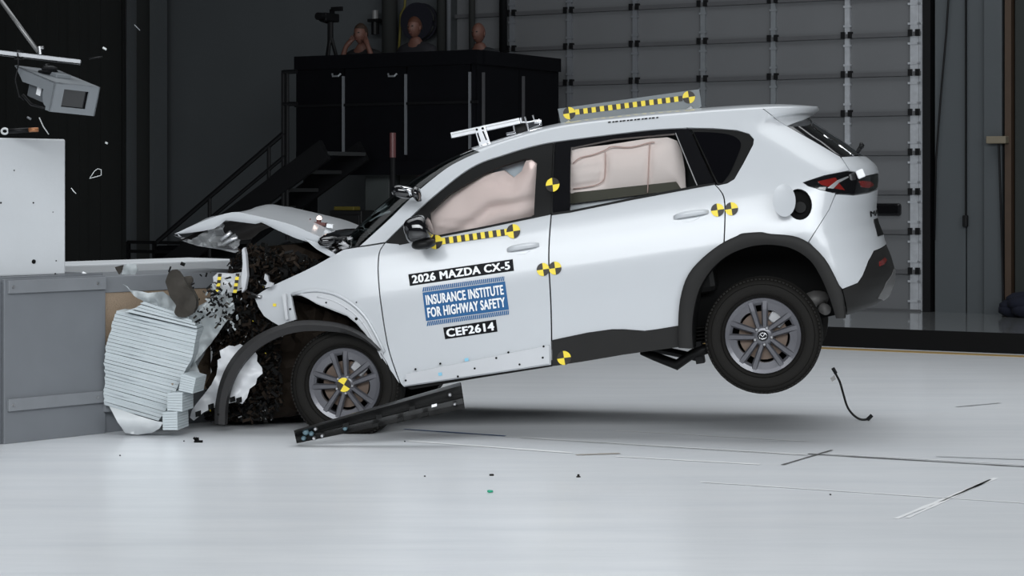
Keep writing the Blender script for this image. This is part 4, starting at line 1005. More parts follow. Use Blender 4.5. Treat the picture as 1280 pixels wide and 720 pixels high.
mb = MB(); mb.frame_box((-2.2, 0.93, 0.8), (0.25, 0, 0.0), (0, 0.75, 0), (0, 0, 0.14)); mb.build('dashboard', trimblk, car, bevel=0.05)
lbox(-2.5, -2.2, 0.25, 1.6, 0.16, 0.75).build('firewall', void, car)
lbox(-2.3, 0.3, 0.9, 0.96, 0.2, 0.72).build('tunnel', void, car)
# far-side dark liner so the cabin is closed off behind the airbags
# airbags
def bag(name, poly, m, y, bulge, step=0.03, parent=car, noise_s=3.0, amp=0.012, fold=None):
    P = [pl(u, v, y) for u, v in poly]; vs, tr = tri_poly(P, [], step); A = np.array(densify(P, 0.02)); out = []
    for x, z in vs:
        d = math.sqrt(float(np.min((A[:, 0]-x)**2+(A[:, 1]-z)**2)))
        k = 1-math.exp(-d/0.07)
        yy = y-bulge*k+amp*noise.noise(Vector((x*noise_s, z*noise_s, 3.1)))*k
        if fold: yy += fold(x, z)*k
        out.append(Vector((x, yy, z)))
    o = shell(out, tr, [p+Vector((0, 0.05, 0)) for p in out], name, m, parent); return o
lnA, lnB = pl(590, 285, 0.25), pl(672, 250, 0.25)
def dist_seg(x, z, a, b):
    ax, az = a; bx, bz = b; t = max(0, min(1, ((x-ax)*(bx-ax)+(z-az)*(bz-az))/((bx-ax)**2+(bz-az)**2)))
    return math.hypot(x-ax-t*(bx-ax), z-az-t*(bz-az))
cA, cB, cC = pl(562, 300, 0.25), pl(612, 262, 0.25), pl(674, 250, 0.25)
lA, lB = pl(532, 276, .25), pl(590, 281, .25)
lE, lF = pl(532, 283, .25), pl(580, 293, .25)
def ffold(x, z):
    d = min(dist_seg(x, z, cA, cB), dist_seg(x, z, cB, cC)); r = 0.06*math.exp(-(d/0.035)**2)
    for a, b in ((lA, lB), (lE, lF), (pl(600, 222, .25), pl(640, 240, .25))):
        r += 0.02*math.exp(-(dist_seg(x, z, a, b)/0.014)**2)
    return r
bag('curtain_airbag_front', [(528, 270), (562, 243), (602, 219), (630, 213), (642, 222), (652, 214), (660, 196), (678, 198), (678, 262), (650, 280), (540, 306), (528, 290)], airbag, 0.34, 0.10, 0.022, amp=0.05, noise_s=4, fold=ffold)
# rear airbag with seams
z_ch = [(718, 203, 755, 197), (717, 214, 754, 208), (717, 224, 753, 219), (717, 233, 753, 229)]
chans = [(pl(a, b, .3), pl(c, d, .3)) for a, b, c, d in z_ch]
seams = [[(716, 204), (725, 197), (742, 193), (757, 187), (765, 183), (788, 184), (812, 178), (818, 178)], [(812, 178), (811, 195), (810, 220), (809, 241)], [(756, 190), (756, 215), (753, 226), (742, 232), (716, 236)]]
segs = [(pl(*a, .3), pl(*b, .3)) for sm in seams for a, b in zip(sm[:-1], sm[1:])]
def rfold(x, z):
    r = 0.0
    d = min(dist_seg(x, z, a, b) for a, b in segs); r += 0.035*math.exp(-(d/0.02)**2)
    d = min(dist_seg(x, z, a, b) for a, b in chans); r += 0.022*math.exp(-(d/0.012)**2)
    return r
ra = bag('curtain_airbag_rear', [(704, 192), (718, 186), (760, 181), (812, 173), (834, 171.5), (846, 176), (852, 188), (856, 210), (858, 246), (848, 246), (845, 232), (704, 252)], airbag2, 0.36, 0.07, 0.022, amp=0.02, fold=rfold)
for sm in seams:
    P = [P3(u, v, 0.30) for u, v in smooth_poly(sm, 3)]
    mb = MB(); mb.tube([p+Vector((0, 0.018, 0)) for p in P], 0.004, 6); mb.build('airbag_seam', seam, ra, smooth=True)
mb = MB(); mb.prism([P3(u, v, 0.33) for u, v in ((704, 242), (845, 227), (852, 237), (704, 256))], (0, 0.02, 0)); mb.build('olive_panel', olive, car)
mb = MB(); mb.prism([P3(u, v, 0.37) for u, v in ((722, 250), (862, 234), (862, 246), (704, 275), (704, 262))], (0, 0.02, 0)); mb.build('white_liner', mat('pale_liner', (0.62, 0.63, 0.66), 0.6), car)
mb = MB(); mb.prism([P3(u, v, 0.40) for u, v in ((610, 214), (652, 196), (660, 208), (645, 222), (625, 216))], (0, 0.02, 0)); mb.build('visor', mat('pale_visor', (0.45, 0.5, 0.55), 0.6), car)
mb = MB(); mb.prism([P3(u, v, 0.45) for u, v in ((500, 300), (560, 240), (690, 185), (690, 275), (560, 305))], (0, 0.02, 0)); mb.build('inner_lining', trimblk, car)
mb = MB(); mb.prism([P3(u, v, 0.46) for u, v in ((700, 180), (850, 164), (895, 180), (890, 245), (700, 272))], (0, 0.02, 0)); mb.build('inner_lining', trimblk, car)

# ---- wheels
def wheel(cx, cy_, cz, mark, tilt=0.0, phase=90):
    c = Vector((cx, cy_, cz)); ax = Vector((0, 1, 0))
    prof = []   # rim barrel
    mb = MB(); mb.lathe([(0.205, 0.006), (0.232, -0.004), (0.236, 0.004), (0.236, 0.022), (0.222, 0.03), (0.212, 0.06), (0.20, 0.12), (0.205, 0.2), (0.235, 0.215), (0.235, 0.22)], c, ax, 56)
    mb.lathe([(0.205, 0.006), (0.19, 0.018), (0.19, 0.04), (0.205, 0.05)], c, ax, 56)
    wh = mb.build('wheel', alloy, car, angle=35)
    wh['label'] = mark
    T = [(0.234, 0.012), (0.245, -0.006), (0.27, -0.018), (0.30, -0.022), (0.325, -0.016), (0.340, -0.004), (0.352, 0.012), (0.358, 0.03)]
    for k in range(5):
        y = 0.036+k*0.032; T += [(0.362, y), (0.362, y+0.022), (0.354, y+0.024), (0.354, y+0.030)]
    T += [(0.358, 0.2), (0.345, 0.22), (0.31, 0.235), (0.25, 0.225), (0.234, 0.2)]
    mb = MB(); mb.lathe(T, c, ax, 72)
    # tread lugs around the shoulder
    for k in range(90):
        a = 2*math.pi*k/90; d = Vector((math.cos(a), 0, math.sin(a))); t = Vector((-math.sin(a), 0, math.cos(a)))
        mb.frame_box(c+d*0.350+ax*0.006, d*0.005, t*0.008, ax*0.011)
    for rr in (0.255, 0.318): mb.lathe([(rr-0.003, -0.0175), (rr, -0.0235), (rr+0.003, -0.0175)], c, ax, 56)
    ty = mb.build('tyre', rubber, wh, angle=40)
    for vx in ty.data.vertices:       # the loaded tyre flattens on the floor
        zw = (O+M3 @ vx.co).z-0.001
        if zw < 0: vx.co += MT @ Vector((0, -0.3*min(0.05, -zw)*(1 if vx.co.y < cy_+0.1 else -1), -zw))
    mb = MB(); mb.lathe([(0, 0.05), (0.15, 0.05), (0.152, 0.07), (0.0, 0.07)], c, ax, 32); mb.build('brake_disc', brakeiron, wh, angle=40)
    mb = MB(); mb.lathe([(0.0, 0.13), (0.21, 0.13), (0.21, 0.125)], c, ax, 32); mb.build('backing_plate', void, wh)
    mb = MB(); mb.frame_box(c+Vector((0.1, 0.075, 0.09)), (0.035, 0, -0.04), (0, 0.035, 0), (0.03, 0, 0.03)); mb.build('brake_caliper', steel, wh, bevel=0.01)
    mb = MB(); mb.lathe([(0, -0.004), (0.045, -0.004), (0.06, 0.004), (0.07, 0.022), (0.072, 0.05)], c, ax, 30); mb.build('hub', alloy, wh, angle=40)
    for k in range(5):
        for s in (-1, 1):
            a0 = R_(phase+72*k); 
            def rp(r, off, y): 
                d = Vector((math.cos(a0), 0, math.sin(a0))); t = Vector((-math.sin(a0), 0, math.cos(a0)))
                return c+d*r+t*off+ax*y
            # tapered spoke: narrow at hub, pairs spread toward the rim
            secs = [(0.045, s*0.019, 0.016, 0.000), (0.10, s*0.027, 0.0185, -0.004), (0.16, s*0.036, 0.021, -0.003), (0.212, s*0.046, 0.025, 0.002)]
            vs = []; fs = []
            for r, o_, w_, y in secs:
                vs += [rp(r, o_-w_, y+0.014), rp(r, o_-w_*0.55, y), rp(r, o_+w_*0.55, y), rp(r, o_+w_, y+0.014), rp(r, o_+w_*0.8, y+0.035), rp(r, o_-w_*0.8, y+0.035)]
            for i in range(3):
                for j in range(6): fs.append((i*6+j, i*6+(j+1) % 6, (i+1)*6+(j+1) % 6, (i+1)*6+j))
            fs += [tuple(range(6)), tuple(range(18, 24))]
            MB().add(vs, fs).build('spoke', alloy, wh)
        aw = R_(phase+36+72*k); vs = []; fs = []; nw = 8
        for q in range(nw+1):
            t = q/nw*2-1; aa = aw+t*R_(24); d = Vector((math.cos(aa), 0, math.sin(aa)))
            ri = 0.165+0.018*(1-abs(t)**3)-0.02
            vs += [c+d*ri+ax*0.03, c+d*(ri+0.004)+ax*0.010, c+d*0.214+ax*0.004, c+d*0.214+ax*0.03]
        for q in range(nw):
            for j in range(3): fs.append((q*4+j, q*4+j+1, q*4+j+5, q*4+j+4))
        MB().add(vs, fs).build('rim_web', alloy, wh, angle=40)
        a1 = R_(phase+36+72*k); d = Vector((math.cos(a1), 0, math.sin(a1)))
        mb = MB(); mb.lathe([(0, -0.012), (0.007, -0.012), (0.011, -0.006), (0.0115, 0.01)], c+d*0.054, ax, 8); mb.build('lug_nut', steel, wh, angle=40)
    return wh, c
ws_ = pl(953.5, 420, 0.03)
wr, cr = wheel(ws_[0], 0.045, ws_[1], 'rear alloy wheel lifted off the floor', phase=90)
mb = MB(); mb.lathe([(0, -0.012), (0.030, -0.012), (0.034, -0.006), (0.034, 0.0)], cr, (0, 1, 0), 24); mb.build('center_cap', piano, wr, angle=40)
mb = MB(); e = [cr+Vector((0.024*math.cos(t), -0.0145, 0.019*math.sin(t))) for t in np.linspace(0, 2*math.pi, 25)]; mb.tube(e, 0.0022, 6)
mb.tube([cr+Vector((x, -0.0145, z)) for x, z in ((-0.021, 0.009), (-0.010, 0.007), (0, -0.006), (0.010, 0.007), (0.021, 0.009))], 0.0022, 6); mb.build('emblem', chrome, wr, smooth=True)
wf_ = pl(430, 481, 0.05)
wf, cf = wheel(wf_[0], 0.06, wf_[1], 'front alloy wheel with a yellow and black target at its hub', phase=92)
target(0, 0, 9.2, wf, c3=(cf.x, cf.y-0.014, cf.z), flip=0, rot=R_(50))
mb = MB(); mb.lathe([(0, -0.012), (0.034, -0.012), (0.038, 0.0)], cf, (0, 1, 0), 24); mb.build('center_cap', trimblk, wf, angle=40)
# rear suspension bits
mb = MB(); mb.tube([P3(802, 440, 0.4), P3(820, 446, 0.36), P3(846, 456, 0.34), P3(866, 442, 0.3), P3(885, 436, 0.25)], [0.02, 0.03, 0.035, 0.03, 0.03], 8); mb.build('suspension_arm', trimblk, car, smooth=True)
mb = MB(); mb.tube([P3(806, 434, 0.5), P3(840, 440, 0.5), P3(872, 447, 0.45)], 0.025, 8); mb.frame_box(P3(874, 440, 0.35), (0.025, 0, 0), (0, 0.06, 0), (0, 0, 0.07)); mb.build('suspension_link', blacksteel, car)
mb = MB()
for k in range(6): mb.lathe([(0.035, -0.006), (0.05, 0), (0.035, 0.006)], P3(874, 432-k*4.5, 0.35), (0, 0, 1), 14)
mb.build('suspension_bellows', rubber, car, smooth=True)
mb = MB(); mb.tube([P3(1026, 383, 0.5), P3(1032, 387, 0.3)], 0.035, 12); mb.ell(P3(1020, 372, 0.6), (0.12, 0.3, 0.07), 12); mb.build('exhaust_muffler', mat('dull_exhaust', (0.16, 0.155, 0.15), 0.6, 0.3), car, smooth=True)
mb = MB(); mb.tube([Vector((cr.x, 0.3, cr.z)), Vector((cr.x, 1.6, cr.z))], 0.05, 10); mb.build('rear_axle', void, car)
mb = MB(); mb.tube([Vector((cf.x, 0.28, cf.z)), Vector((cf.x, 1.4, cf.z+0.1))], 0.05, 10); mb.build('front_axle', void, car)
for cxx, czz in ((cr.x, cr.z), (cf.x, cf.z+0.05)):
    mb = MB(); mb.lathe([(0.2, 0), (0.33, 0.0), (0.36, 0.03), (0.36, 0.19), (0.33, 0.22), (0.2, 0.22)], Vector((cxx, 1.55, czz)), (0, 1, 0), 40, True); mb.lathe([(0, 0.02), (0.21, 0.02)], Vector((cxx, 1.55, czz)), (0, 1, 0), 24); mb.build('far_wheel', rubber, car, angle=40)

# ---- bonnet, tented by the impact
ridge = smooth_poly([(219, 292), (245, 280), (270, 270.5), (293, 265), (312, 268), (330, 272), (365, 281), (400, 296), (427, 305)], 4)
ridge = resamp(ridge, 30)
hood = []; nA, nC = 30, 18
rows = []
for i, (u, v) in enumerate(ridge):
    row = []
    tt = i/29
    for j in range(nC+1):
        f = j/nC; y = 0.16+f*1.46
        x, z = pl(u, v, 0.16)
        up = (0.055*math.sin(math.pi*f) if u > 300 else -0.03*f+0.02*math.sin(math.pi*f))
        cr_ = 0.03*max(0, (330-u)/110)*noise.noise(Vector((i*0.35, j*0.5, 2.2)))*(1 if j else 0)
        row.append(Vector((x+0.04*math.sin(math.pi*f)*(-1), y, z+up+cr_)))
    rows.append(row)
vs = [p for r in rows for p in r]; w_ = nC+1
fs = [(i*w_+j, i*w_+j+1, (i+1)*w_+j+1, (i+1)*w_+j) for i in range(29) for j in range(nC)]
bonnet = MB().add(vs, fs).build('bonnet', paint, car, smooth=True); bonnet['label'] = 'buckled white bonnet folded upwards'
low = [(219, 293), (235, 291.5), (255, 288.5), (272, 285), (280, 275), (300, 277.5), (320, 280), (327, 278), (345, 287), (370, 298), (398, 306.5), (413, 306), (427, 306)]
lu = [p[0] for p in low]; lv = [p[1] for p in low]
vs = []; fs = []
for i, (u, v) in enumerate(ridge):
    vl = float(np.interp(u, lu, lv)); a = P3(u, v, 0.16); b = P3(u, max(vl, v+1.0), 0.18+0.0); m_ = (a+b)/2+Vector((0, -0.012, 0))
    vs += [a, m_, b]
for i in range(29):
    for j in range(2): fs.append((i*3+j, i*3+j+1, (i+1)*3+j+1, (i+1)*3+j))
MB().add(vs, fs).build('bonnet_edge', paint, bonnet, smooth=True)
vs = [p+Vector((0, 0.02, -0.045-0.03*math.sin(i*0.9)*0.3)) for i, r in enumerate(rows) for p in r]
fs = [(i*w_+j, i*w_+j+1, (i+1)*w_+j+1, (i+1)*w_+j) for i in range(29) for j in range(nC)]
MB().add(vs, fs).build('bonnet_underside', darkbrown, bonnet, smooth=True)
def sheet(name, m, poly, mapf, parent, step, amp, ns, thick=0.006, disp=Vector((0, 1, 0)), seed=0.0, faceted=False):
    # crumpled sheet: pixel polygon put on its own plane, displaced in depth
    vs, tr = tri_poly(poly, [], step); out = []
    for u, v in vs:
        p = mapf(u, v); k = noise.noise(Vector((u*ns, v*ns, seed)))+0.5*noise.noise(Vector((u*ns*2.3, v*ns*2.3, seed+5)))
        out.append(p+disp*amp*k)
    o = shell(out, tr, [p+disp*thick for p in out], name, m, parent)
    if faceted: o.data.polygons.foreach_set('use_smooth', [False]*len(o.data.polygons))
    return o
sheet('crumpled_inner_panel', crumpled, [(221, 294), (240, 300), (262, 286), (276, 277), (282, 282), (280, 300), (292, 292), (300, 300), (298, 312), (275, 310), (250, 307), (232, 302)], lambda u, v: P3(u, v, 0.24), bonnet, 4, 0.10, 0.09, faceted=True)
sheet('bonnet_far_edge', paint2, [(220, 291), (228, 297), (246, 304), (276, 310), (300, 313), (300, 317), (275, 312), (245, 307), (228, 301)], lambda u, v: P3(u, v, 0.3), bonnet, 4, 0.02, 0.05)
sheet('bonnet_far_edge', paint2, [(312, 308), (325, 310), (345, 307), (360, 301), (372, 303), (347, 311), (322, 313)], lambda u, v: P3(u, v, 1.3), bonnet, 4, 0.02, 0.05)
for pts in ([(276, 300), (284, 294), (289, 290)], [(278, 306), (290, 299), (297, 297)]):
    mb = MB(); mb.tube([P3(u, v, 0.2) for u, v in pts], 0.014, 6); mb.build('inner_brace', silver, bonnet, smooth=True)
mb = MB(); mb.prism([P3(u, v, 0.14) for u, v in ((380, 298.5), (396, 303), (409, 311), (421, 319), (413, 321.5), (396, 312))], (0, 0.03, 0)); mb.build('fender_brace', paint, car, bevel=0.004)
# cowl and windscreen base
mb = MB(); mb.ell(P3(433, 299, 0.6), (0.12, 0.6, 0.07), 16); mb.build('cowl', piano, car, smooth=True)
mb = MB(); mb.tube([P3(414, 316, 0.2), P3(424, 309, 0.25), P3(438, 299, 0.3), P3(448, 292, 0.5)], 0.018, 8); mb.build('wiper_arm', steel, car, smooth=True)
mb = MB()
for k in range(26):
    p = P3(random.uniform(420, 450), random.uniform(296, 311), random.uniform(0.15, 0.5)); mb.frame_box(p, Vector((random.uniform(.01, .04), 0, random.uniform(-.02, .02))), (0, 0.01, 0), (0, 0, 0.008))
stuff(mb.build('cowl_fragments', [steel], car))
# flash lamp on the bonnet
mb = MB(); mb.ell(P3(399, 273, 0.6), (0.018, 0.018, 0.018), 12); mb.build('flash_bulb', mat('flash_bulb_glow', (1.0, 0.75, 0.65), 0.4, emit=2.5), car, smooth=True)
mb = MB(); mb.bar(P3(388, 279, 0.6), P3(408, 280.5, 0.6), 0.06, 0.02); mb.tube([P3(398, 280, 0.6), P3(399, 274, 0.6)], 0.016, 8); mb.tube([P3(387, 280, 0.6), P3(388, 273, 0.6)], 0.004, 6); mb.build('flash_holder', mat('dull_red_holder', (0.10, 0.03, 0.025), 0.5), car)
mb = MB(); mb.bar(P3(409, 282, 0.55), P3(417, 283, 0.55), 0.04, 0.025); mb.build('white_marker_block', lblwhite, car)
# ---- roof equipment
ry = 0.75
brk = MB(); brk.bar(P3(564.5, 169.5, ry), P3(650, 151, ry), 0.05, 0.04, (0, 0, 1)); bk = brk.build('instrument_bracket', silver, car, bevel=0.003); bk['label'] = 'aluminium instrument bracket on the roof'
mb = MB(); mb.bar(P3(565, 168, ry-0.026), P3(649, 150, ry-0.026), 0.003, 0.008); mb.build('slot', steel, bk)
mb = MB(); mb.prism([P3(u, v, ry-0.06) for u, v in ((593, 161), (605.5, 156), (613.5, 181), (600, 186))], (0, 0.012, 0)); mb.build('upright_plate', silver, bk, bevel=0.002)
mb = MB(); mb.prism([P3(u, v, ry-0.07) for u, v in ((599, 182), (613, 178), (614, 184), (603, 187.5))], (0, 0.1, 0)); mb.build('foot_plate', silver, bk)
for (u, v, du, dv) in ((596.8, 166, 3.5, 11), (603.5, 164, 4.5, 11)):
    mb = MB(); mb.bar(P3(u, v, ry-0.062), P3(u+du, v+dv, ry-0.062), 0.003, 0.009, (1, 0, 0)); mb.build('bolt_slot', void, bk)
for u, v in ((596, 162), (603.3, 160.5)):
    mb = MB(); mb.lathe([(0, -0.005), (0.008, -0.005), (0.008, 0)], P3(u, v, ry-0.062), (0, 1, 0), 10); mb.build('bolt', void, bk)
for pts, r in (([(641, 151), (644, 170), (646, 176)], 0.006), ([(656, 146), (659, 157), (662, 169), (686, 163)], 0.006), ([(666, 144), (668, 151), (660, 153), (650, 153)], 0.006), ([(651, 147), (652, 153)], 0.007)):
    mb = MB(); mb.tube([P3(u, v, ry) for u, v in pts], r, 6); mb.build('rod', silver, bk)
mb = MB(); mb.frame_box(P3(668, 155.5, ry+0.05), (0.045, 0, 0.01), (0, 0.05, 0), (0, 0, 0.022)); mb.tube([P3(668, 152, ry), P3(677, 152.5, ry)], 0.014, 10); mb.tube([P3(633, 168, ry), P3(645, 165.5, ry)], 0.012, 10); mb.frame_box(P3(653, 170, ry+0.02), (0.05, 0, 0.012), (0, 0.08, 0), (0, 0, 0.014)); mb.build('sensor', chrome, bk, bevel=0.004)
mb = MB(); mb.frame_box(P3(651, 160, ry+0.1), (0.045, 0, 0.01), (0, 0.05, 0), (0, 0, 0.03)); mb.build('sensor_box', trimblk, bk)
# roof target board
board_m = mat('smoky_board', (0.16, 0.18, 0.19), 0.4)
yb_ = 0.85
bq = [(697, 136), (874, 111.5), (877, 133), (870, 138), (741, 151), (701, 155)]
mb = MB(); mb.prism([P3(u, v, yb_) for u, v in bq], (0, 0.012, 0)); tb = mb.build('target_board', board_m, car, bevel=0.002); tb['label'] = 'grey roof board with a yellow and black checker strip'
def tgt_plane(u, v, r, flip):
    target(0, 0, r*1.02, tb, c3=tuple(P3(u, v, yb_-0.004)), flip=flip)
tgt_plane(711.5, 141.5, 8.2, 0); tgt_plane(861, 121.5, 8.2, 1)
mb = MB(); p0 = Vector((719, 140.2)); p1 = Vector((853, 123.0)); d = p1-p0; nn = Vector((-d.y, d.x)).normalized()*3.3
for i in range(26):
    mb.cur = i % 2; a = p0+d*i/26; b = p0+d*(i+1)/26
    mb.add([P3(*q, yb_-0.003) for q in (a-nn, b-nn, b+nn, a+nn)], [(0, 1, 2, 3)])
mb.build('checker_strip', [yellow, black], tb)
for u, v in ((709, 156), (862, 138)):
    mb = MB(); mb.tube([P3(u+3, v-4, yb_-0.02), P3(u-4, v+1, yb_-0.02)], 0.012, 8); mb.build('board_clamp', silver, tb)
mb = MB()
for i in range(14):
    t = i/14; u = 760+t*64; v = 151.2-t*6.2+1.2; s, z = p2s(u, v+1.5)
    mb.add([surf_n(*p2s(u+i % 2, v-0.9+1.0), 0.003), surf_n(*p2s(u+3.6, v-1.4+1.0), 0.003), surf_n(*p2s(u+3.6, v+1.2), 0.003), surf_n(*p2s(u+i % 2, v+1.7), 0.003)], [(0, 1, 2, 3)])
mb.build('roof_edge_marks', void, car)

# ---- crushed engine bay
eng = [(300, 318), (330, 308), (372, 305), (408, 320), (378, 338), (340, 355), (318, 370), (330, 396), (350, 408), (372, 400), (366, 372), (400, 384), (440, 400), (470, 436), (480, 480), (380, 500), (368, 520), (300, 526), (272, 524), (262, 480), (270, 440), (258, 420), (285, 395), (300, 370)]
P = [pl(u, v, 0.42) for u, v in eng]
vs2, tr = tri_poly(P, [], 0.05)
v3 = [Vector((x, 0.36+0.12*noise.noise(Vector((x*5, z*5, 1.0)))+0.08*noise.noise(Vector((x*14, z*14, 4.0))), z)) for x, z in vs2]
eb = shell(v3, tr, [Vector((p.x, 1.5, p.z)) for p in v3], 'crushed_engine_bay', darkbrown, car); eb['label'] = 'dark crushed engine bay'
eb.data.polygons.foreach_set('use_smooth', [False]*len(eb.data.polygons))
shard_region = [(285, 330), (305, 305), (350, 312), (405, 325), (345, 356), (320, 372), (332, 400), (372, 402), (350, 425), (352, 500), (340, 525), (262, 528), (250, 505), (270, 470), (268, 440), (256, 425), (280, 395), (292, 365)]
def rnd_in(poly):
    us = [p[0] for p in poly]; vs = [p[1] for p in poly]
    while True:
        u = random.uniform(min(us), max(us)); v = random.uniform(min(vs), max(vs))
        if in_poly(u, v, poly): return u, v
def rvec(): 
    v = Vector((random.gauss(0, 1), random.gauss(0, 1), random.gauss(0, 1))); return v.normalized()
mb = MB()
for k in range(2600):
    u, v = rnd_in(shard_region); p = P3(u, v, random.uniform(0.12, 0.42)); a = rvec(); b = a.orthogonal().normalized(); c = a.cross(b)
    L_ = random.choice((0.008, 0.012, 0.018, 0.03)); mb.cur = random.choices((0, 1, 2, 3, 4, 5), (52, 30, 8, 5, 3, 0.8))[0]
    if mb.cur > 2: L_ *= 0.4
    mb.frame_box(p, a*L_, b*L_*random.uniform(0.12, 0.5), c*0.003)
stuff(mb.build('engine_fragments', [void, darkbrown, trimblk, brown, crumpled, yellow], car))
for k in range(14):
    u, v = rnd_in([(290, 340), (360, 330), (330, 370), (320, 420), (300, 520), (262, 515), (275, 430)]); u2, v2 = u+random.uniform(-25, 25), v+random.uniform(-25, 25)
    mb = MB(); mb.tube(smooth_poly([tuple(P3(u, v, 0.3)), tuple(P3((u+u2)/2+random.uniform(-8, 8), (v+v2)/2+random.uniform(-8, 8), 0.12)), tuple(P3(u2, v2, 0.25))], 4), random.choice((0.006, 0.01, 0.016)), 6)
    mb.build('engine_hose', random.choice((trimblk, void, steel, darkbrown)), car, smooth=True)
# white bracket pieces in the bay
mb = MB(); mb.prism([P3(u, v, 0.06) for u, v in ((302, 312), (305, 309), (307, 318), (309, 345), (306, 362), (302, 366), (301, 350), (303, 330))], (0, 0.05, 0)); mb.build('bent_radiator_support', paint2, car, bevel=0.004)
mb = MB(); mb.prism([P3(u, v, 0.5) for u, v in ((307, 319), (327, 319.5), (322, 322), (308, 325))], (0, 0.04, 0)); mb.build('torn_bracket', paint2, car)
mb = MB(); mb.prism([P3(u, v, 0.08) for u, v in ((331, 342), (335, 345), (336, 352), (341, 354), (340, 358), (331, 360), (334, 353), (330, 349))], (0, 0.03, 0)); mb.lathe([(0, -0.004), (0.012, -0.004), (0.012, 0)], P3(338, 355, 0.08), (0, 1, 0), 10); mb.build('hinge_bracket', silver, car)
sheet('crumpled_rail', paint2, [(266, 346), (272, 341), (290, 342), (303, 340), (303, 362), (290, 366), (272, 364)], lambda u, v: P3(u, v, 0.1), car, 4, 0.04, 0.08)
for u0 in (275, 297):
    mb = MB()
    for k in range(6): mb.cur = (k+1) % 2; mb.prism([P3(u, v, 0.05) for u, v in ((u0-2.2-(k*0.6), 342+k*4), (u0+2.2-(k*0.6), 342+k*4), (u0+1.6-(k*0.6), 346+k*4), (u0-2.8-(k*0.6), 346+k*4))], (0, 0.004, 0))
    mb.build('checker_strip', [yellow, black], car)

# ------------------------------------------------------------------ loose things around the front
def wp3(u, v, y):            # car-side plane point in world space
    return O+M3 @ P3(u, v, y)
arch_o = resamp(smooth_poly([(268, 530), (269, 505), (276, 474), (290, 447), (312, 425), (340, 409.5), (370, 401.5), (400, 401.5), (430, 407), (455, 420), (474, 438)]), 40)
arch_i = resamp(smooth_poly([(281, 531), (282, 508), (288, 482), (301, 458), (321, 437), (347, 422), (376, 414.5), (404, 414), (430, 416.5), (453, 425), (473, 439)]), 40)
at = thing('wheel_arch_trim', 'bent black plastic wheel arch trim sprung loose around the front wheel', 'car trim', wp3(275, 530, -0.05))
vs = []; fs = []
for (a, b) in zip(arch_o, arch_i):
    pa = wp3(a[0], a[1], -0.03); pb = wp3(b[0], b[1], -0.05); pm = wp3((a[0]*0.6+b[0]*0.4), (a[1]*0.6+b[1]*0.4), -0.075)
    dn = M3 @ Vector((0, 0.06, 0)); vs += [pa+dn, pa, pm, pb, pb+dn]
for k in range(39):
    for j in range(4): fs.append((k*5+j, k*5+j+1, (k+1)*5+j+1, (k+1)*5+j))
MB().add(vs, fs).build('trim_band', mat('scuffed_black_plastic', (0.028, 0.027, 0.0275), 0.55, spec=0.3), at, angle=50)
mb = MB(); mb.lathe([(0, -0.006), (0.008, -0.006), (0.008, 0)], wp3(273, 518, -0.075), (0, 1, 0), 8); mb.build('clip', void, at)
lf = thing('bumper_fragment', 'torn white bumper fragment behind the loose wheel arch trim', 'car fragment', wp3(265, 520, 0.02))
sheet('fragment', paint2, [(237, 522), (239, 514), (245, 505), (254, 494), (264, 481), (270, 469), (273, 458), (272, 450), (277, 447), (275, 438), (281, 435), (286, 432), (293, 433), (300, 430), (309, 436), (319, 438), (322, 444), (321, 452), (327, 460), (328, 467), (321, 473), (319, 481), (312, 486), (309, 497), (303, 505), (296, 502), (286, 504), (278, 500), (270, 509), (255, 515), (242, 526)], lambda u, v: wp3(u, v, 0.04), lf, 4, 0.045, 0.045)
for u, v in ((246, 518), (262, 509), (289, 500), (297, 501)):
    mb = MB(); mb.prism([wp3(a, b, -0.035) for a, b in ((u-2, v-3), (u+1.5, v-4), (u+2, v+2.5), (u-1.5, v+3.5))], M3 @ Vector((0, 0.06, 0))); mb.build('slot', void, lf)
# fallen sill trim
YS = 12.6
rt = thing('sill_trim', 'detached black sill trim lying tilted in front of the front wheel', 'car trim', px(370, 554, YS))
c0 = [(368.5, 538), (372, 554), (580, 511), (575, 478)]   # TL, BL, BR, TR
def quadpx(u, v, Y=YS):  # u along, v across 0 top..1 bottom
    a = (c0[0][0]*(1-u)+c0[3][0]*u, c0[0][1]*(1-u)+c0[3][1]*u); b = (c0[1][0]*(1-u)+c0[2][0]*u, c0[1][1]*(1-u)+c0[2][1]*u)
    return px(a[0]*(1-v)+b[0]*v, a[1]*(1-v)+b[1]*v, Y)
prof = [(0.0, 0.0), (0.12, -0.035), (0.3, 0.02), (0.45, 0.035), (0.55, 0.015), (0.6, 0.03), (0.8, 0.035), (0.93, 0.0), (1.0, -0.02)]
vs = []; fs = []; nU = 24; kP = len(prof)
for i in range(nU+1):
    for v, dy in prof: vs.append(quadpx(i/nU, v, YS+dy))
for i in range(nU):
    for j in range(kP-1): fs.append((i*kP+j, i*kP+j+1, (i+1)*kP+j+1, (i+1)*kP+j))
vs2_ = [Vector(p)+Vector((0, 0.02, 0)) for p in vs]; nb = len(vs)
fs += [tuple(i+nb for i in reversed(f)) for f in fs]
for i in range(nU):
    fs.append((i*kP, (i+1)*kP, nb+(i+1)*kP, nb+i*kP)); fs.append((i*kP+kP-1, (i+1)*kP+kP-1, nb+(i+1)*kP+kP-1, nb+i*kP+kP-1))
MB().add(vs+vs2_, fs).build('channel', mat('glossy_black_plastic', (0.018, 0.018, 0.018), 0.3), rt, angle=40)
clipm = mat('blue_grey_clip', (0.10, 0.16, 0.19), 0.3)
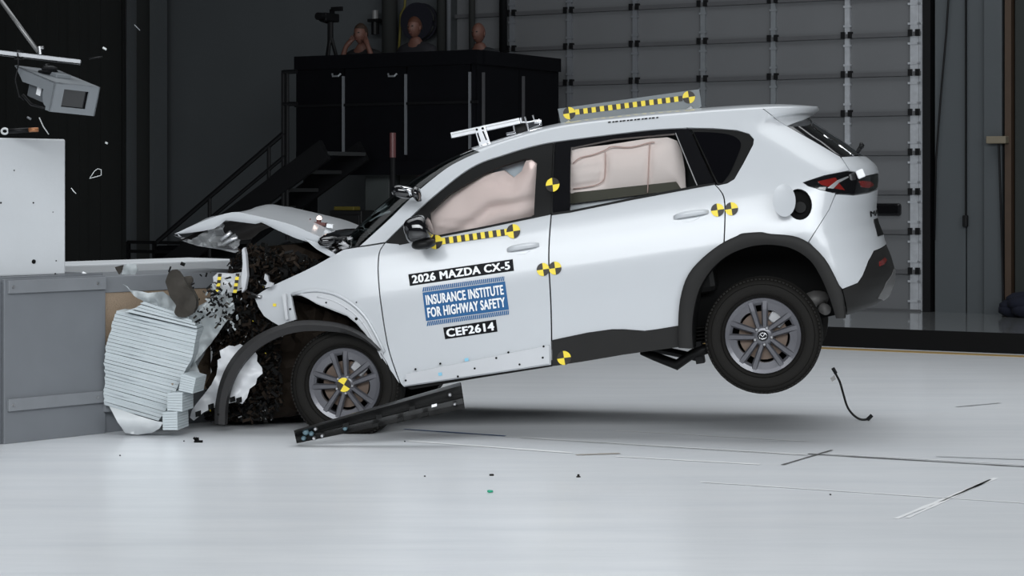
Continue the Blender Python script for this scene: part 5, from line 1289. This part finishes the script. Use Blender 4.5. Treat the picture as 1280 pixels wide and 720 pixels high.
for u, v, r in ((0.06, 0.35, .02), (0.04, 0.75, .016), (0.09, 0.55, .016), (0.12, 0.3, .014), (0.10, 0.9, .014), (0.15, 0.85, .014), (0.29, 0.72, .016), (0.93, 0.35, .014), (0.95, 0.75, .012)):
    mb = MB(); mb.lathe([(0, -0.012), (r*0.6, -0.012), (r, 0.0), (r, 0.02)], quadpx(u, v, YS-0.005), (0, 1, 0), 8); mb.build('clip', clipm if r > .0145 else steel, rt)
for u, v in ((0.3, 0.52), (0.5, 0.52), (0.7, 0.5), (0.47, 0.9), (0.62, 0.88), (0.77, 0.88)):
    mb = MB(); mb.frame_box(quadpx(u, v, YS-0.005), (0.018, 0, 0.004), (0, 0.012, 0), (0, 0, 0.012)); mb.build('tab', trimblk, rt)
for u in (0.0, 1.0):
    mb = MB(); mb.prism([quadpx(u, v, YS+dy) for v, dy in prof]+[quadpx(u, 1, YS+0.06), quadpx(u, 0, YS+0.06)], (0.006 if u else -0.006, 0, 0)); mb.build('end_cap', trimblk, rt)
mb = MB(); mb.frame_box(quadpx(0.83, 0.62, YS-0.012), (0.016, 0, 0.004), (0, 0.004, 0), (0, 0, 0.008)); mb.build('white_tag', lblwhite, rt)

# ---- deformable honeycomb face
YH = 13.15
hcol = mat('pale_honeycomb_aluminium', (0.46, 0.505, 0.525), 0.6, 0.0, var=0.05, scale=15)
hsheet = mat('scuffed_grey_sheet', (0.38, 0.41, 0.42), 0.5, 0.05, var=0.2, scale=10)
hc_ = thing('honeycomb_block', 'large crushed block of pale aluminium honeycomb layers in front of the barrier', 'crash barrier', px(165, 540, YH))
Ledge = smooth_poly([(145, 388), (141, 402), (135, 425), (130.5, 447), (131, 470), (130, 490), (131, 506)], 6)
Redge = smooth_poly([(247, 411), (243, 432), (240, 448), (232, 462), (220, 488), (210, 508), (198, 526)], 6)
NS = 27
Ls = resamp(Ledge, NS+1); Rs = resamp(Redge, NS+1)
for i in range(NS):
    j1, j2, j3, j4 = [random.uniform(-0.005, 0.005) for _ in range(4)]
    la, lb, ra_, rb = Ls[i], Ls[i+1], Rs[i], Rs[i+1]
    g = 0.09
    la2 = (la[0]+random.uniform(-1.2, 1.0), la[1]+(lb[1]-la[1])*g); lb2 = (lb[0]+random.uniform(-1.2, 1.0), lb[1])
    ra2 = (ra_[0]+(rb[0]-ra_[0])*g, ra_[1]+(rb[1]-ra_[1])*g)
    mid = 0.45+random.uniform(-0.15, 0.15); dip = random.uniform(-0.6, 0.6)
    top = [px(*la2, YH+0.05+j1), px(la2[0]*(1-mid)+ra2[0]*mid, la2[1]*(1-mid)+ra2[1]*mid+dip, YH+j2), px(*ra2, YH+j3)]
    bot = [px(*lb2, YH+0.05+j1), px(lb2[0]*(1-mid)+rb[0]*mid, lb2[1]*(1-mid)+rb[1]*mid+dip*0.7, YH+j2), px(*rb, YH+j4)]
    dd = Vector((0.02, 0.42, 0))
    vs = [top[0], top[1], top[2], bot[2], bot[1], bot[0]]; vs += [p+dd for p in vs]
    fs = [(0, 1, 4, 5), (1, 2, 3, 4), (6, 7, 10, 11)[::-1], (7, 8, 9, 10)[::-1], (0, 1, 7, 6), (1, 2, 8, 7), (2, 3, 9, 8), (3, 4, 10, 9), (4, 5, 11, 10), (5, 0, 6, 11)]
    MB().add(vs, fs).build('slat', hcol, hc_)
# fanned top layers
for k, (a, b) in enumerate([((162, 387), (246, 408)), ((171, 384), (244, 404)), ((176, 381), (240, 400)), ((180, 377), (236, 396))]):
    mb = MB(); mb.prism([px(*a, YH-0.03+0.015*k), px(*b, YH-0.04+0.015*k), px(b[0], b[1]+2.6, YH-0.04+0.015*k), px(a[0]-5, a[1]+2.4, YH-0.03+0.015*k)], (0.0, 0.25, 0)); mb.build('slat', hcol, hc_)
sheet('torn_cladding', hsheet, [(153, 355), (165, 362), (186, 366), (205, 364), (215, 372), (235, 390), (262, 375), (290, 372), (292, 388), (278, 410), (255, 440), (232, 470), (222, 482), (235, 458), (247, 412), (232, 400), (205, 390), (183, 380)], lambda u, v: px(u, v, 13.22+(u-200)*0.0022), hc_, 4, 0.10, 0.05, seed=2.0)
sheet('lower_cladding', mat('white_sheet', (0.55, 0.57, 0.58), 0.5, 0.0, var=0.05), [(137, 508), (150, 512), (170, 519), (197, 527), (204, 528), (199, 536), (190, 541), (172, 543.5), (156, 541), (147, 528)], lambda u, v: px(u, v, 13.12-0.10*math.sin(max(0, min(1, (v-508)/36))*3.1)), hc_, 4, 0.015, 0.05)
mb = MB()
for (u0, v0, n_) in ((268, 385, 60), (275, 365, 50), (285, 400, 35)):
    for k in range(n_):
        u, v = u0+random.gauss(0, 11), v0+random.gauss(0, 11); a = rvec(); b = a.orthogonal().normalized(); c = a.cross(b); mb.cur = random.choice((0, 0, 1, 2)); q_ = random.uniform(0.006, 0.022)
        mb.frame_box(px(u, v, 13.15+random.uniform(-0.05, 0.1)), a*q_, b*q_*0.4, c*0.002)
stuff(mb.build('splintered_bits', [void, brown, hsheet], hc_))
def cubelet(label, quad, depth, Y):
    t = thing('honeycomb_cube', label, 'crash barrier', px(quad[3][0], quad[3][1], Y), 'small honeycomb cubes beside the large block')
    mb = MB(); nn_ = 7
    for i in range(nn_):
        a, b = i/nn_+0.015, (i+1)/nn_
        q_ = [lerpq(quad, 0, a), lerpq(quad, 1, a), lerpq(quad, 1, b), lerpq(quad, 0, b)]
        mb.prism([px(*p, Y) for p in q_], (0.035, depth, 0.0))
    mb.build('layers', hcol, t)
    mb = MB(); mb.prism([px(*lerpq(quad, a, b), Y+0.006) for a, b in ((0.02, 0.02), (0.98, 0.02), (0.98, 0.98), (0.02, 0.98))], (0.03, depth-0.01, 0)); mb.build('core', hsheet, t)
cubelet('small tilted honeycomb cube, uppermost of three beside the large block', [(227, 467), (245, 472), (241, 492), (223, 488)], 0.22, 13.04)
cubelet('small honeycomb cube, middle of three beside the large block', [(209.5, 491), (228, 490), (228, 514.5), (209, 513)], 0.22, 13.03)
cubelet('small honeycomb cube, lowest of three beside the large block', [(203, 515), (221.5, 514), (222, 537.5), (203.5, 537.5)], 0.22, 13.02)
sheet('cube_cover', hsheet, [(228, 462), (243, 450), (252, 470), (250, 486), (246, 474), (228, 467)], lambda u, v: px(u, v, 13.3), hc_, 4, 0.02, 0.05)
mb = MB(); mb.tube([px(212, 488, 13.18), px(216, 480, 13.16), px(218, 476, 13.17), px(215, 473, 13.2)], 0.012, 6); mb.build('torn_strap', mat('tan_strap', (0.25, 0.2, 0.15), 0.7), hc_, smooth=True)
# brown foam pieces
def foam(label, poly, Y, tilt):
    t = thing('foam_piece', label, 'foam', px(poly[0][0], poly[0][1], Y), 'brown foam pieces thrown up at the barrier')
    sheet('slab', brown, poly, lambda u, v: px(u, v, Y+(u-poly[0][0])*tilt), t, 5, 0.05, 0.05, thick=0.05)
foam('large dark brown oval foam piece thrown up above the honeycomb', smooth_poly([(207, 352), (211, 340), (220, 337), (227, 344), (236, 360), (246, 376), (242, 390), (234, 396), (222, 396), (218, 390), (220, 382), (213, 372), (207, 352)], 2)[:-1], 13.05, 0.003)
foam('smaller brown foam piece tucked behind the large oval one', smooth_poly([(226, 347), (238, 345), (241, 352), (238, 358), (247, 373), (246, 386), (238, 392), (230, 370), (226, 347)], 2)[:-1], 13.2, 0.0)
# grey torn plastic pieces over the low white wall
t = thing('torn_plastic', 'grey torn plastic flap sticking up at the barrier edge', 'debris', px(160, 344, 13.6))
sheet('flap', hsheet, [(152, 343), (157, 330), (170, 329.5), (173, 337), (169, 343)], lambda u, v: px(u, v, 13.6), t, 4, 0.03, 0.1)
sheet('dark_corner', brown, [(143, 334), (155, 331), (152, 340), (149, 343.5)], lambda u, v: px(u, v, 13.62), t, 4, 0.02, 0.1)
# ------------------------------------------------------------------ flying and fallen small bits
def bit(name, label, cat, pts, r, m, Y=12.9, n=6):
    mb = MB(); mb.tube([px(u, v, Y) for u, v in pts], r, n); return tag(mb.build(name, m, smooth=True), label, cat)
wire_w = mat('pale_plastic_bit', (0.6, 0.62, 0.62), 0.5)
bit('plastic_splinter', 'pale splinter flying beside the camera housing, above the concrete block', 'debris', [(49, 147), (54, 158), (61, 168)], 0.004, wire_w)
bit('wire_loop', 'thin pale wire loop flying right of the white block', 'wire', [(112, 223), (118, 214), (122, 211), (126.5, 212), (126.5, 219), (120, 221), (112, 223)], 0.0025, wire_w)
bit('wire_scrap', 'short pale wire scrap flying just right of the white block edge', 'wire', [(89, 235), (92, 239), (95, 242)], 0.003, wire_w)
bit('pen_fragment', 'black stick with pale ends flying right of the boom', 'debris', [(111, 73.5), (120, 72), (128, 71)], 0.005, blacksteel)
bit('white_chip', 'small white chip flying above the black stick', 'debris', [(128.5, 59.5), (133, 62)], 0.007, wire_w)
bit('grey_needle', 'thin grey needle flying in front of the dark column top', 'debris', [(168, 31), (175, 38)], 0.003, grey_steel2)
bit('grey_chip', 'dull grey chip flying below the camera housing', 'debris', [(34, 146.5), (39, 149)], 0.007, grey_steel2)
bit('white_speck', 'bright white speck flying above the wire loop', 'debris', [(131.5, 178), (134.5, 179.5)], 0.007, wire_w)
bit('white_flake', 'white flake on the low concrete wall beside the block', 'debris', [(103, 341), (110, 345)], 0.012, lblwhite, 13.3)
bit('dark_shard', 'dark shard flying above the low white wall', 'debris', [(226, 329), (231, 331)], 0.012, void, 13.0)
bit('dark_splinter', 'thin dark splinter flying left of the foam piece', 'debris', [(211, 340), (213.5, 333)], 0.006, void, 13.0)
lo = thing('eye_bolt', 'dark rod with a white eye and copper end flying above the white block', 'rod', px(20, 163, 12.8))
mb = MB(); mb.tube([px(6+4*math.cos(t), 164+3.4*math.sin(t), 12.8) for t in np.linspace(0, 2*math.pi, 17)], 0.007, 6); mb.build('eye', wire_w, lo, smooth=True)
mb = MB(); mb.tube([px(11, 164, 12.8), px(36, 162.5, 12.8)], 0.016, 10); mb.build('sleeve', blacksteel, lo, smooth=True)
mb = MB(); mb.tube([px(36, 162.5, 12.8), px(48, 162, 12.8)], 0.014, 10); mb.build('copper_end', mat('copper', (0.42, 0.18, 0.08), 0.4, 0.5), lo, smooth=True)
def fp(u, v, z=0.0): return bfloor(u, v, z)[0]
# hose standing up behind the car
YW = H*F/(526-HOR)
ho = thing('wire_lead', 'loose black wire lead with a grey tag bouncing behind the rear wheel', 'wire', px(1088, 525, YW))
mb = MB(); mb.tube([px(u, v, YW) for u, v in smooth_poly([(1041, 461), (1045, 468), (1050, 478), (1054, 492), (1059, 508), (1066, 518), (1075, 524), (1084, 524), (1089, 521)], 4)], 0.0075, 8); mb.build('lead', trimblk, ho, smooth=True)
mb = MB(); mb.tube([px(1084, 525, YW), px(1090, 519, YW)], 0.013, 8); mb.tube([px(1041, 460, YW), px(1045, 467, YW)], 0.012, 8); mb.build('connector', blacksteel, ho)
mb = MB(); mb.prism([px(u, v, YW) for u, v in ((1038, 473), (1043, 469), (1045, 474), (1040, 477))], (0, 0.002, 0)); mb.build('tag', mat('grey_tag', (0.35, 0.34, 0.33), 0.6), ho)
p = fp(614.5, 594.5); mb = MB(); mb.lathe([(0.006, 0), (0.0125, 0), (0.0125, 0.008), (0.006, 0.008)], p+Vector((0, 0, 0.0)), (0, 0, 1), 16, True); tag(mb.build('rubber_ring', rubber), 'small black rubber ring on the floor in front of the car', 'washer')
p = fp(723, 596.5); mb = MB(); mb.lathe([(0, 0.016), (0.006, 0.016), (0.007, 0.006), (0.012, 0.005), (0.012, 0)], p, (0, 0, 1), 10); tag(mb.build('plastic_clip', rubber), 'small dark clip on the floor right of the rubber ring', 'clip')
p = fp(612, 616); mb = MB(); mb.ell(p+Vector((0, 0, 0.008)), (0.014, 0.01, 0.008), 8); mb.ell(p+Vector((0.012, 0, 0.008)), (0.007, 0.012, 0.006), 8); tag(mb.build('green_bit', mat('green_plastic', (0.01, 0.30, 0.17), 0.5), smooth=True), 'tiny green plastic bit on the floor near the camera', 'debris')
p = fp(247, 553); mb = MB()
for a in (-0.5, 0.1, 0.6): mb.bar(p+Vector((0, 0, 0.005)), p+Vector((0.02*a-0.015, 0, 0.03)), 0.02, 0.012)
mb.box(p.x-0.02, p.x+0.03, p.y-0.015, p.y+0.015, 0.0, 0.012); tag(mb.build('black_shard', void), 'black shard on the floor in front of the honeycomb cubes', 'debris')
for (u, v, lb) in ((230, 552, 'tiny dark crumb on the floor left of the black shard'), (506, 552.5, 'tiny dark crumb on the floor right of the fallen sill trim'), (531, 596, 'tiny dark crumb on the floor left of the rubber ring'), (1038, 619, 'tiny dark crumb on the floor at lower right'), (150, 570, 'tiny dark crumb on the floor at lower left')):
    p = fp(u, v); mb = MB(); mb.ell(p+Vector((0, 0, 0.004)), (0.006, 0.005, 0.004), 6); tag(mb.build('crumb', void), lb, 'debris')

# ------------------------------------------------------------------ floor lines
line_m = mat('worn_white_paint', (0.88, 0.89, 0.90), 0.4, var=0.15, scale=8)
crack_m = mat('floor_joint', (0.10, 0.10, 0.10), 0.8)
bluel = mat('blue_tape', (0.08, 0.13, 0.26), 0.6)
faint_m = mat('faint_scuff', (0.50, 0.51, 0.525), 0.4)
def fline(u0, v0, u1, v1, wd, m, name, z=0.003):
    a = fp(u0, v0); b = fp(u1, v1); d = (b-a).normalized(); nrm = Vector((-d.y, d.x, 0))*wd/2; zz = Vector((0, 0, z))
    n = 14; vs = []
    for i in range(n+1):
        p = a.lerp(b, i/n)+zz; k = 1+random.uniform(-0.35, 0.25); vs += [p-nrm*k, p+nrm*k]
    MB().add(vs, [(2*i, 2*i+1, 2*i+3, 2*i+2) for i in range(n)]).build(name, m, floor_o)
fline(505, 537, 632, 545.5, 0.03, bluel, 'blue_tape_line', 0.004)
fline(632, 546, 1010, 569, 0.03, line_m, 'painted_line')
fline(1010, 568, 1290, 584.5, 0.03, crack_m, 'floor_joint', 0.004)
fline(1010, 566.3, 1290, 582, 0.02, line_m, 'painted_line')
fline(510, 551.5, 715, 566.5, 0.05, line_m, 'painted_line')
fline(770, 571, 950, 581, 0.035, line_m, 'painted_line')
fline(770, 538.5, 1000, 551.5, 0.03, line_m, 'painted_line')
fline(875, 603, 1290, 630, 0.022, line_m, 'painted_line')
fline(1120, 649, 1245, 598, 0.03, line_m, 'painted_line'); fline(1134, 648, 1238, 600, 0.02, line_m, 'painted_line')
fline(650, 548, 1010, 570.3, 0.012, mat('thin_joint', (0.3, 0.3, 0.3), 0.7), 'floor_joint', 0.004)
fline(978, 581.5, 1040, 563, 0.02, crack_m, 'floor_joint')
fline(950, 551, 1012, 552, 0.02, line_m, 'painted_line'); fline(1170, 571, 1290, 575, 0.04, faint_m, 'painted_line')
fline(1195, 509, 1250, 504, 0.03, mat('floor_scuff', (0.33, 0.34, 0.35), 0.5), 'scuff_mark')
fline(720, 569, 775, 567, 0.05, mat('brown_scuff', (0.40, 0.37, 0.34), 0.5), 'scuff_mark')
for o in list(bpy.data.objects):
    if 'wloc' in o: del o['wloc']
